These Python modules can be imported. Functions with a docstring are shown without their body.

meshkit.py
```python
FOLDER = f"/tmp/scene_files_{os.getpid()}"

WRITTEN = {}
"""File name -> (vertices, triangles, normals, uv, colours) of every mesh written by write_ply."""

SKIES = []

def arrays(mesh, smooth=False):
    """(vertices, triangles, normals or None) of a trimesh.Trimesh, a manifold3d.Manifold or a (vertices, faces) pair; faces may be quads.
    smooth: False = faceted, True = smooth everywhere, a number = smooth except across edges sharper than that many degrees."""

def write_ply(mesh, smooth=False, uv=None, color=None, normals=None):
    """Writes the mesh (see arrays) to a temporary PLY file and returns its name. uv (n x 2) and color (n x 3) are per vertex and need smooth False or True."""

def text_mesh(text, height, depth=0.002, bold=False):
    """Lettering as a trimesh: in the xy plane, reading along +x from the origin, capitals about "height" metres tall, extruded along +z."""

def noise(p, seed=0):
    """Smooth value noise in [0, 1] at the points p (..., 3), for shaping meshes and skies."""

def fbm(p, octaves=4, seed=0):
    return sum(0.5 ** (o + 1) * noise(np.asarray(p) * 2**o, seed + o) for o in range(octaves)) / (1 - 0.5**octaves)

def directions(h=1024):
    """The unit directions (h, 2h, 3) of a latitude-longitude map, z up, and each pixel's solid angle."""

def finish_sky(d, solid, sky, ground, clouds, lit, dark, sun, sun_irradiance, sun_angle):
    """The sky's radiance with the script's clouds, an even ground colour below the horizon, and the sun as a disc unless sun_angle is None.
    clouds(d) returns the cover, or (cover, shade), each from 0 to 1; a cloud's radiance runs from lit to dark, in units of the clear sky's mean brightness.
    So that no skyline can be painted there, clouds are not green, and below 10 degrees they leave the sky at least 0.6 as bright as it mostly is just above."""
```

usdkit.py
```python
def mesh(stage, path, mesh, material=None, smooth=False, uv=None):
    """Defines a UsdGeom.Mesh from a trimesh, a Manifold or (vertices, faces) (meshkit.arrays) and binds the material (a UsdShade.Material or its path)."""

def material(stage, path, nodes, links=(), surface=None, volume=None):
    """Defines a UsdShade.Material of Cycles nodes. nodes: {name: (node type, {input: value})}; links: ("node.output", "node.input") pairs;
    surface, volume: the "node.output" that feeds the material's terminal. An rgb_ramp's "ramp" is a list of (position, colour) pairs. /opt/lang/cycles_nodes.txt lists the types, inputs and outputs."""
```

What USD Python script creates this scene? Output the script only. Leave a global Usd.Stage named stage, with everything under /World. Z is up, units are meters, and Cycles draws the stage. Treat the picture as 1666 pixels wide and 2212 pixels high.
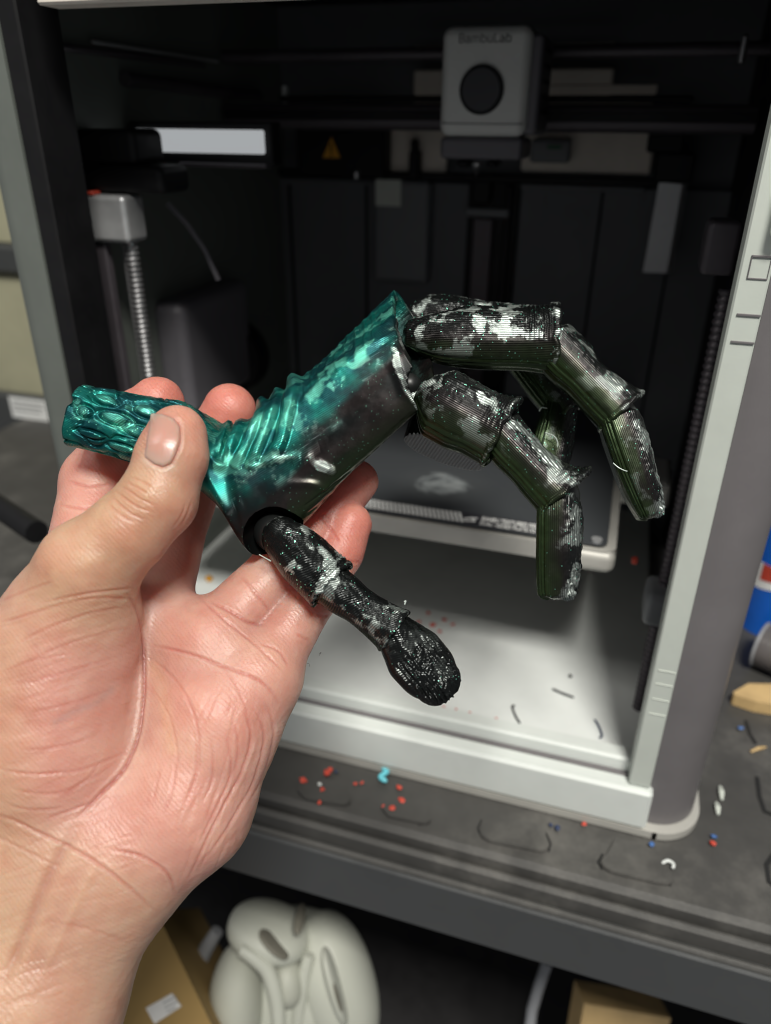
import math, random
import numpy as np, trimesh, manifold3d
from scipy.spatial import cKDTree
from scipy.interpolate import PchipInterpolator, LinearNDInterpolator
from shapely.geometry import Polygon, LineString
from shapely import contains_xy
import usdkit, meshkit
from pxr import Usd, UsdGeom, UsdLux, UsdShade, Gf, Sdf, Vt

rng = np.random.default_rng(7)
stage = Usd.Stage.CreateInMemory()
UsdGeom.SetStageUpAxis(stage, UsdGeom.Tokens.z)
UsdGeom.SetStageMetersPerUnit(stage, 1.0)
W = UsdGeom.Xform.Define(stage, '/World')
stage.SetDefaultPrim(W.GetPrim())

# ------------------------------------------------------------------ camera
YAW, PITCH, ROLL = np.radians([17.27, 27.43, 0.49])
FU = 1627.0                                   # focal length, in units of 1/1666 of the picture's width
CAM = np.array([0.0, -0.33, 0.358])           # the shelf top is z = 0, the printer's front y = 0
_f = np.array([-math.sin(YAW) * math.cos(PITCH), math.cos(YAW) * math.cos(PITCH), -math.sin(PITCH)])
_r = np.cross(_f, [0, 0, 1]); _r /= np.linalg.norm(_r)
_u = np.cross(_r, _f)
RGT = _r * math.cos(ROLL) + _u * math.sin(ROLL)
UPV = _u * math.cos(ROLL) - _r * math.sin(ROLL)
FWD = _f
cam = UsdGeom.Camera.Define(stage, '/World/camera')
m = np.eye(4); m[0, :3], m[1, :3], m[2, :3], m[3, :3] = RGT, UPV, -FWD, CAM
cam.AddTransformOp().Set(Gf.Matrix4d(*m.ravel().tolist()))
cam.CreateFocalLengthAttr(6.81)
cam.CreateHorizontalApertureAttr(6.81 * 1666 / FU)
cam.CreateVerticalApertureAttr(6.81 * 1666 / FU * 1024 / 771)
cam.CreateClippingRangeAttr(Gf.Vec2f(0.01, 50))
cam.CreateFStopAttr(1.85)
cam.CreateFocusDistanceAttr(0.268)
cam.CreateExposureAttr(0.0)

def ray(u, v): return ((u - 833) / FU) * RGT - ((v - 1106) / FU) * UPV + FWD
def P(u, v, d): return CAM + ray(u, v) * d                   # point at depth d
def atY(u, v, y): r = ray(u, v); return CAM + r * ((y - CAM[1]) / r[1])
def atZ(u, v, z): r = ray(u, v); return CAM + r * ((z - CAM[2]) / r[2])
def atX(u, v, x): r = ray(u, v); return CAM + r * ((x - CAM[0]) / r[0])
def proj(p):
    q = np.asarray(p) - CAM
    d = q @ FWD
    return np.stack([833 + (q @ RGT) / d * FU, 1106 - (q @ UPV) / d * FU, d], -1)

# ------------------------------------------------------------------ light: ceiling panel lights of the room and its dim walls
def rect_light(name, pos, target, w, h, intensity, color):
    L = UsdLux.RectLight.Define(stage, '/World/' + name)
    z = np.array(pos, float) - np.array(target, float); z /= np.linalg.norm(z)
    x = np.cross([0, 1, 0.01], z); x /= np.linalg.norm(x); y = np.cross(z, x)
    mm = np.eye(4); mm[0, :3], mm[1, :3], mm[2, :3], mm[3, :3] = x, y, z, pos
    L.AddTransformOp().Set(Gf.Matrix4d(*mm.ravel().tolist()))
    L.CreateWidthAttr(w); L.CreateHeightAttr(h); L.CreateIntensityAttr(intensity); L.CreateColorAttr(Gf.Vec3f(*color))
rect_light('ceiling_light', (0.42, -0.95, 1.75), (0.42, -0.95, 0), 0.46, 0.40, 90.0, (1.0, 0.97, 0.9))
rect_light('ceiling_light_far', (-1.2, -0.7, 1.9), (-1.2, -0.7, 0), 0.6, 0.6, 9.0, (1.0, 0.96, 0.9))
dome = UsdLux.DomeLight.Define(stage, '/World/room_light')
dm = usdkit.material(stage, '/World/Looks/room_light', {"b": ("background_shader", {"color": (0.95, 0.97, 1.0), "strength": 0.19})}, surface="b.background")
UsdShade.MaterialBindingAPI.Apply(dome.GetPrim()).Bind(dm)

# ------------------------------------------------------------------ helpers
used = {}
LOC = {}
def numbered(parent, name):
    k = parent + '/' + name
    n = used.get(k, 0); used[k] = n + 1
    return k if n == 0 else f'{k}_{n:03d}'

def keys(prim, **kw):
    for k, v in kw.items():
        if v is not None: prim.SetCustomDataByKey(k, v)

def thing(name, label, cat, loc, group=None):
    path = numbered('/World', name)
    x = UsdGeom.Xform.Define(stage, path); x.AddTranslateOp().Set(Gf.Vec3d(*map(float, loc)))
    LOC[path] = np.array(loc, float)
    keys(x.GetPrim(), label=label, category=cat, group=group)
    return path

def group_part(parent, name, label=None):
    path = numbered(parent, name)
    x = UsdGeom.Xform.Define(stage, path); LOC[path] = LOC[parent]
    keys(x.GetPrim(), label=label)
    return path

def tm(mesh):
    if hasattr(mesh, 'to_mesh'):
        q = mesh.to_mesh(); return trimesh.Trimesh(q.vert_properties[:, :3], q.tri_verts, process=False)
    if isinstance(mesh, (tuple, list)): 
        v, f = np.asarray(mesh[0], float), np.asarray(mesh[1], int)
        if f.shape[1] == 4: f = np.vstack([f[:, [0, 1, 2]], f[:, [0, 2, 3]]])
        return trimesh.Trimesh(v, f, process=False)
    return mesh

def part(parent, name, mesh, mat, smooth=35, label=None, kind=None, attrs=None):
    path = numbered(parent, name)
    t = tm(mesh).copy(); t.vertices = t.vertices - LOC[parent]
    g = usdkit.mesh(stage, path, t, mat, smooth=True if attrs else smooth)
    LOC[path] = LOC[parent]
    for k, a in (attrs or {}).items():
        a = np.asarray(a, np.float32)
        if a.ndim == 2: UsdGeom.PrimvarsAPI(g).CreatePrimvar(k, Sdf.ValueTypeNames.Color3fArray, 'vertex').Set(Vt.Vec3fArray.FromNumpy(a))
        else: UsdGeom.PrimvarsAPI(g).CreatePrimvar(k, Sdf.ValueTypeNames.FloatArray, 'vertex').Set(Vt.FloatArray.FromNumpy(a))
    keys(g.GetPrim(), label=label, kind=kind)
    return path

LOC['/World'] = np.zeros(3)
def single(name, label, cat, mesh, mat, smooth=35, group=None, kind=None, attrs=None):
    path = part('/World', name, mesh, mat, smooth, attrs=attrs)
    keys(stage.GetPrimAtPath(path), label=label, category=cat, group=group, kind=kind)
    return path

def bx(x0, x1, y0, y1, z0, z1, c=0.0008):
    lo, hi = np.minimum([x0, y0, z0], [x1, y1, z1]), np.maximum([x0, y0, z0], [x1, y1, z1])
    c = min(c, (hi - lo).min() * 0.4)
    pts = []
    for k in range(3):
        d = np.full(3, c); d[k] = 0
        for s in np.ndindex(2, 2, 2):
            pts.append(np.where(np.array(s) == 1, hi - d, lo + d))
    return trimesh.convex.convex_hull(np.array(pts))

def rbox(x0, x1, y0, y1, z0, z1, r, seg=24):
    sp = [manifold3d.Manifold.sphere(r, seg).translate((x, y, z)) for x in (x0 + r, x1 - r) for y in (y0 + r, y1 - r) for z in (z0 + r, z1 - r)]
    return tm(manifold3d.Manifold.batch_hull(sp))

def tube(pts, r, n=10, cap=True):
    pts = np.asarray(pts, float); r = np.broadcast_to(r, len(pts))
    t = np.gradient(pts, axis=0); t /= np.linalg.norm(t, axis=1)[:, None]
    a = np.array([0, 0, 1.0]) if abs(t[0, 2]) < 0.9 else np.array([1.0, 0, 0])
    rings = []
    for p, d, q in zip(pts, t, r):
        e1 = a - d * (a @ d); e1 /= np.linalg.norm(e1); a = e1
        e2 = np.cross(d, e1)
        th = np.arange(n) / n * 2 * np.pi
        rings.append(p + q * (np.cos(th)[:, None] * e1 + np.sin(th)[:, None] * e2))
    return skin_rings(rings, cap)

def skin_rings(rings, cap=True):
    n = len(rings[0]); v = np.vstack(rings); f = []
    i = np.arange(n); j = (i + 1) % n
    for k in range(len(rings) - 1):
        a, b = k * n, (k + 1) * n
        f += [np.stack([a + i, a + j, b + j], 1), np.stack([a + i, b + j, b + i], 1)]
    if cap:
        c0, c1 = len(v), len(v) + 1
        v = np.vstack([v, rings[0].mean(0), rings[-1].mean(0)])
        k = (len(rings) - 1) * n
        f += [np.stack([np.full(n, c0), j, i], 1), np.stack([np.full(n, c1), k + i, k + j], 1)]
    return trimesh.Trimesh(v, np.vstack(f), process=False)

def PB(u0, v0, u1, v1, y, depth, c=0.0015, grow=0):
    """box whose front face, at y, covers about the given part of the picture"""
    um, vm = (u0 + u1) / 2, (v0 + v1) / 2
    x0, x1 = atY(u0, vm, y)[0], atY(u1, vm, y)[0]
    z1, z0 = atY(um, v0, y)[2], atY(um, v1, y)[2]
    return (x0 - grow, x1 + grow, y, y + depth, z0 - grow, z1 + grow)
def pbox(*a, c=0.0015): return bx(*PB(*a), c=c)
def cat(*ms): return trimesh.util.concatenate([tm(q) for q in ms])
def ext(poly, h, z=0.0):
    q = trimesh.creation.extrude_polygon(poly, h, engine='earcut'); q.apply_translation([0, 0, z]); return q

# surface nets on a sampled distance field
def nets(f, lo, hi, h):
    lo, hi = np.array(lo, float), np.array(hi, float)
    n = np.ceil((hi - lo) / h).astype(int) + 1
    K = 5
    nc = np.ceil((n - 1) / K).astype(int) + 1
    gc = [lo[k] + np.arange(nc[k]) * h * K for k in range(3)]
    pc = np.stack(np.meshgrid(*gc, indexing='ij'), -1).reshape(-1, 3)
    vc = f(pc).reshape(nc)
    n = (nc - 1) * K + 1
    idx = [np.clip((np.arange(n[k]) + K // 2) // K, 0, nc[k] - 1) for k in range(3)]
    val = vc[np.ix_(*idx)].astype(np.float32)
    near = np.abs(val) < h * K * 1.25
    ii = np.argwhere(near)
    out = np.empty(len(ii), np.float32)
    for s in range(0, len(ii), 400000):
        out[s:s + 400000] = f(lo + ii[s:s + 400000] * h)
    val[near] = out
    sg = val < 0
    a = sg[:-1, :-1, :-1]
    same = np.ones(a.shape, bool)
    for d in np.ndindex(2, 2, 2):
        same &= sg[d[0]:n[0] - 1 + d[0], d[1]:n[1] - 1 + d[1], d[2]:n[2] - 1 + d[2]] == a
    cells = np.argwhere(~same)
    ids = np.full(a.shape, -1, int); ids[tuple(cells.T)] = np.arange(len(cells))
    acc, cnt = np.zeros((len(cells), 3)), np.zeros(len(cells))
    corners = list(np.ndindex(2, 2, 2))
    for p in corners:
        for k in range(3):
            if p[k] == 0:
                q = list(p); q[k] = 1
                va = val[tuple((cells + p).T)]; vb = val[tuple((cells + q).T)]
                x = (va < 0) != (vb < 0)
                t = np.where(x, va / np.where(x, va - vb, 1), 0)
                pos = np.array(p, float) + t[:, None] * (np.array(q) - np.array(p))
                acc[x] += pos[x]; cnt += x
    verts = lo + (cells + acc / cnt[:, None]) * h
    F = []
    for k in range(3):
        i, j = (k + 1) % 3, (k + 2) % 3
        s0 = [slice(0, -1)] * 3; s1 = [slice(0, -1)] * 3
        s0[i] = s0[j] = s1[i] = s1[j] = slice(1, -1); s0[k], s1[k] = slice(0, -1), slice(1, None)
        A, B = sg[tuple(s0)], sg[tuple(s1)]
        e = np.argwhere(A != B); flip = A[tuple(e.T)]
        e[:, i] += 1; e[:, j] += 1
        def cid(di, dj):
            c = e.copy(); c[:, i] -= di; c[:, j] -= dj; return ids[tuple(c.T)]
        q = np.stack([cid(1, 1), cid(0, 1), cid(0, 0), cid(1, 0)], 1)
        q = np.where(flip[:, None], q, q[:, ::-1])
        F.append(q)
    F = np.vstack(F)
    return trimesh.Trimesh(verts, np.vstack([F[:, [0, 1, 2]], F[:, [0, 2, 3]]]), process=False)

def smin(a, b, k):
    h = np.clip(0.5 + 0.5 * (b - a) / k, 0, 1)
    return b * (1 - h) + a * h - k * h * (1 - h)
def smax(a, b, k): return -smin(-a, -b, k)
def cone(p, a, b, ra, rb):
    ba = b - a; t = np.clip((p - a) @ ba / (ba @ ba), 0, 1)
    return np.linalg.norm(p - a - t[:, None] * ba, axis=1) - (ra + t * (rb - ra))
def ell(p, c, axes, R):
    q = (p - c) @ np.asarray(R).T
    k0 = np.linalg.norm(q / axes, axis=1); k1 = np.linalg.norm(q / np.square(axes), axis=1)
    return k0 * (k0 - 1) / np.maximum(k1, 1e-6)
def near_line(uv, poly, step=3.0, maxd=60):
    poly = np.asarray(poly, float)
    s = np.r_[0, np.cumsum(np.linalg.norm(np.diff(poly, axis=0), axis=1))]
    t = np.linspace(0, s[-1], max(8, int(s[-1] / step)))
    if len(poly) > 2: c = np.stack([PchipInterpolator(s, poly[:, k])(t) for k in range(2)], 1)
    else: c = np.stack([np.interp(t, s, poly[:, k]) for k in range(2)], 1)
    d, i = cKDTree(c).query(uv, distance_upper_bound=maxd)
    d = np.where(np.isfinite(d), d, 1e3)
    along = np.where(i < len(c), i / (len(c) - 1.0), 0)
    return d, along
def vnormals(t):
    v, f = np.asarray(t.vertices), np.asarray(t.faces)
    n = np.zeros_like(v); fn = np.cross(v[f[:, 1]] - v[f[:, 0]], v[f[:, 2]] - v[f[:, 0]])
    for k in range(3): 
        for c in range(3): n[:, c] += np.bincount(f[:, k], fn[:, c], len(v))
    return n / np.maximum(np.linalg.norm(n, axis=1), 1e-20)[:, None]

# ------------------------------------------------------------------ materials
def mat(name, base, rough=0.5, metallic=0.0, var=0.12, scale=30.0, bump=0.0, bscale=600.0, bdist=0.0004, spec=0.5, coat=0.0, rvar=0.1, detail=5):
    """plastic / metal / card with uneven colour, uneven gloss and fine relief"""
    base = np.array(base, float)
    N = {"g": ("geometry", {}), "n": ("noise_texture", {"scale": scale, "detail": detail, "roughness": 0.65}),
         "r": ("rgb_ramp", {"ramp": [(0.25, tuple(base * (1 - var))), (0.75, tuple(np.minimum(base * (1 + var), 1)))]}),
         "rr": ("map_range", {"from_min": 0.3, "from_max": 0.7, "to_min": max(rough - rvar, 0.03), "to_max": min(rough + rvar, 1.0)}),
         "n2": ("noise_texture", {"scale": bscale, "detail": 3.0}),
         "b": ("bump", {"strength": bump, "distance": bdist}),
         "p": ("principled_bsdf", {"metallic": metallic, "specular_ior_level": spec, "coat_weight": coat})}
    L = [("g.position", "n.vector"), ("n.fac", "r.fac"), ("n.fac", "rr.value"), ("rr.result", "p.roughness"), ("r.color", "p.base_color")]
    if bump: L += [("g.position", "n2.vector"), ("n2.fac", "b.height"), ("b.normal", "p.normal")]
    return usdkit.material(stage, '/World/Looks/' + name, N, L, surface="p.BSDF")

M = {}
M['bezel'] = mat('bezel_plastic', (0.56, 0.60, 0.55), 0.45, var=0.05, bump=0.15, bscale=1500, bdist=0.0002)
M['sill'] = mat('sill_plastic', (0.72, 0.76, 0.73), 0.42, var=0.05, bump=0.15, bscale=1500, bdist=0.0002)
M['corner'] = mat('corner_plastic', (0.155, 0.145, 0.15), 0.42, var=0.10, scale=18, bump=0.2, bscale=1800, bdist=0.0002)
M['left_post'] = mat('post_plastic', (0.14, 0.155, 0.14), 0.5, var=0.08)
M['floor'] = mat('chamber_floor', (0.78, 0.81, 0.79), 0.38, var=0.06, scale=22)
M['black'] = mat('black_plastic', (0.007, 0.007, 0.008), 0.55, var=0.2, spec=0.3)
M['wall'] = mat('dark_wall', (0.010, 0.009, 0.011), 0.55, var=0.15, spec=0.3)
M['back'] = mat('back_panel_plastic', (0.115, 0.122, 0.132), 0.55, var=0.1)
M['back2'] = mat('duct_plastic', (0.17, 0.18, 0.19), 0.45, var=0.1)
M['tan'] = mat('tan_panel', (0.74, 0.68, 0.60), 0.6, var=0.1)
M['tool'] = mat('toolhead_plastic', (0.70, 0.71, 0.68), 0.4, var=0.04)
M['toolside'] = mat('toolhead_side', (0.13, 0.125, 0.14), 0.45, var=0.08)
M['fan'] = mat('toolhead_disc', (0.035, 0.035, 0.042), 0.45, var=0.1)
M['steel'] = mat('steel', (0.45, 0.45, 0.46), 0.33, metallic=0.9, var=0.12, scale=60)
M['brushed'] = mat('brushed_aluminium', (0.55, 0.56, 0.57), 0.42, metallic=0.6, var=0.1, scale=40)
M['motor'] = mat('dark_metal', (0.085, 0.075, 0.085), 0.4, metallic=0.3, var=0.15)
M['label'] = mat('grey_label', (0.62, 0.66, 0.60), 0.6, var=0.06)
M['white'] = mat('white_print', (0.85, 0.86, 0.84), 0.55, var=0.05)
M['greytext'] = mat('grey_print', (0.16, 0.16, 0.16), 0.55, var=0.05)
M['amber'] = mat('amber_sticker', (0.75, 0.36, 0.03), 0.5, var=0.05)
M['bedframe'] = mat('bed_casting', (0.52, 0.51, 0.47), 0.45, metallic=0.2, var=0.08)
M['red'] = mat('red_plastic', (0.62, 0.075, 0.045), 0.4, var=0.2)
M['cyan'] = mat('cyan_plastic', (0.16, 0.62, 0.72), 0.35, var=0.1)
M['blue'] = mat('blue_plastic', (0.06, 0.16, 0.42), 0.4, var=0.2)
M['navy'] = mat('navy_plastic', (0.03, 0.045, 0.10), 0.4, var=0.2)
M['darkbit'] = mat('dark_filament', (0.03, 0.03, 0.034), 0.4, var=0.2)
M['whitebit'] = mat('white_filament', (0.75, 0.78, 0.76), 0.35, var=0.05)
M['beige'] = mat('beige_bin', (0.40, 0.385, 0.26), 0.6, var=0.18, scale=7)
M['palebin'] = mat('pale_bin', (0.42, 0.43, 0.38), 0.6, var=0.12, scale=7)
M['rail'] = mat('dark_rail', (0.055, 0.058, 0.058), 0.5, var=0.1)
M['card'] = mat('cardboard', (0.36, 0.235, 0.085), 0.75, var=0.10, scale=14, bump=0.2, bscale=500)
M['headset'] = mat('white_shell', (0.50, 0.515, 0.45), 0.45, var=0.04, scale=10)
M['headset_dark'] = mat('shell_recess', (0.20, 0.19, 0.155), 0.6, var=0.15)
M['headset_pad'] = mat('shell_pad', (0.42, 0.43, 0.37), 0.6, var=0.06)
M['cable'] = mat('grey_cable', (0.30, 0.31, 0.33), 0.45, var=0.05)
M['deckdark'] = mat('lower_shelf_plastic', (0.020, 0.019, 0.020), 0.6, var=0.2)
M['cartface'] = mat('cart_face', (0.060, 0.063, 0.065), 0.42, var=0.08, scale=20, bump=0.25, bscale=1200, bdist=0.0003)
M['wood'] = mat('pale_wood', (0.62, 0.43, 0.20), 0.6, var=0.18, scale=40)
M['groove'] = mat('groove_dark', (0.012, 0.012, 0.012), 0.7)
M['can'] = mat('blue_foil', (0.01, 0.13, 0.62), 0.3, var=0.1, coat=0.3)
M['smoke'] = mat('smoky_plastic', (0.13, 0.12, 0.12), 0.25, var=0.2)

# dusty moulded deck of the cart
usdkit_deck = usdkit.material(stage, '/World/Looks/cart_deck', {
    "g": ("geometry", {}), "n": ("noise_texture", {"scale": 26.0, "detail": 7.0, "roughness": 0.7}),
    "n3": ("noise_texture", {"scale": 9.0, "detail": 3.0}),
    "mul": ("math", {"math_type": "multiply"}),
    "r": ("rgb_ramp", {"ramp": [(0.10, (0.044, 0.043, 0.041)), (0.26, (0.068, 0.066, 0.062)), (0.40, (0.13, 0.125, 0.115))]}),
    "n2": ("noise_texture", {"scale": 900.0, "detail": 4.0}), "b": ("bump", {"strength": 0.35, "distance": 0.0004}),
    "p": ("principled_bsdf", {"roughness": 0.55})},
    [("g.position", "n.vector"), ("g.position", "n3.vector"), ("n.fac", "mul.value1"), ("n3.fac", "mul.value2"), ("mul.value", "r.fac"), ("r.color", "p.base_color"), ("g.position", "n2.vector"), ("n2.fac", "b.height"), ("b.normal", "p.normal")], surface="p.BSDF")
M['deck'] = usdkit_deck

# print sheet, with a dried smear of glue
gl = atZ(955, 1045, 0.150)
M['sheet'] = usdkit.material(stage, '/World/Looks/print_sheet', {
    "g": ("geometry", {}), "mp": ("mapping", {"mapping_type": "point", "location": tuple(float(x) for x in -gl)}),
    "ln": ("vector_math", {"math_type": "length"}),
    "n": ("noise_texture", {"scale": 55.0, "detail": 6.0, "roughness": 0.75, "distortion": 0.6}),
    "fall": ("map_range", {"from_min": 0.012, "from_max": 0.034, "to_min": 0.62, "to_max": 0.0, "clamp": True}),
    "mul": ("math", {"math_type": "multiply", "use_clamp": True}),
    "r": ("rgb_ramp", {"ramp": [(0.0, (0.050, 0.055, 0.060)), (0.23, (0.058, 0.063, 0.067)), (0.30, (0.16, 0.175, 0.18)), (0.46, (0.34, 0.36, 0.36))]}),
    "n2": ("noise_texture", {"scale": 2500.0, "detail": 2.0}), "b": ("bump", {"strength": 0.3, "distance": 0.0002}),
    "p": ("principled_bsdf", {"roughness": 0.5})},
    [("g.position", "mp.vector"), ("mp.vector", "ln.vector1"), ("ln.value", "fall.value"), ("g.position", "n.vector"), ("n.fac", "mul.value1"), ("fall.result", "mul.value2"),
     ("mul.value", "r.fac"), ("r.color", "p.base_color"), ("g.position", "n2.vector"), ("n2.fac", "b.height"), ("b.normal", "p.normal")], surface="p.BSDF")

M['led'] = usdkit.material(stage, '/World/Looks/lamp_diffuser', {"e": ("emission", {"color": (0.93, 0.97, 1.0), "strength": 0.40})}, surface="e.emission")
M['glint'] = M['whitebit']

# skin
M['skin'] = usdkit.material(stage, '/World/Looks/skin', {
    "a": ("attribute", {"attribute": "pig"}), "g": ("geometry", {}),
    "n": ("noise_texture", {"scale": 70.0, "detail": 5.0, "roughness": 0.6}), "r": ("rgb_ramp", {"ramp": [(0.3, (0.90, 0.86, 0.86)), (0.5, (1, 1, 1)), (0.72, (1.0, 1.03, 1.04))]}),
    "mx": ("mix_color", {"blend_type": "multiply", "fac": 1.0}),
    "v": ("voronoi_texture", {"scale": 1500.0, "feature": "f1"}), "n2": ("noise_texture", {"scale": 420.0, "detail": 4.0}),
    "wv": ("wave_texture", {"scale": 300.0, "distortion": 9.0, "detail": 2.0, "detail_scale": 0.25, "bands_direction": "diagonal"}),
    "ad": ("math", {"math_type": "multiply_add", "value2": 0.45}), "ad2": ("math", {"math_type": "multiply_add", "value2": 0.25}),
    "b": ("bump", {"strength": 0.38, "distance": 0.00035}),
    "rn": ("map_range", {"from_min": 0.3, "from_max": 0.7, "to_min": 0.38, "to_max": 0.54}),
    "p": ("principled_bsdf", {"subsurface_weight": 0.7, "subsurface_scale": 0.0022, "subsurface_radius": (1.0, 0.36, 0.2), "specular_ior_level": 0.5})},
    [("g.position", "n.vector"), ("n.fac", "r.fac"), ("a.color", "mx.a"), ("r.color", "mx.b"), ("mx.result", "p.base_color"),
     ("g.position", "v.vector"), ("g.position", "n2.vector"), ("v.distance", "ad.value1"), ("n2.fac", "ad.value3"), ("g.position", "wv.vector"), ("wv.fac", "ad2.value1"), ("ad.value", "ad2.value3"), ("ad2.value", "b.height"), ("b.normal", "p.normal"),
     ("n.fac", "rn.value"), ("rn.result", "p.roughness")], surface="p.BSDF")
M['nail'] = usdkit.material(stage, '/World/Looks/nail', {
    "a": ("attribute", {"attribute": "pig"}), "g": ("geometry", {}), "n2": ("noise_texture", {"scale": 500.0, "detail": 3.0}), "b": ("bump", {"strength": 0.15, "distance": 0.0002}),
    "p": ("principled_bsdf", {"roughness": 0.33, "subsurface_weight": 0.6, "subsurface_scale": 0.002, "specular_ior_level": 0.5})},
    [("a.color", "p.base_color"), ("g.position", "n2.vector"), ("n2.fac", "b.height"), ("b.normal", "p.normal")], surface="p.BSDF")
M['hair'] = mat('dark_hair', (0.02, 0.015, 0.012), 0.4)

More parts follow.
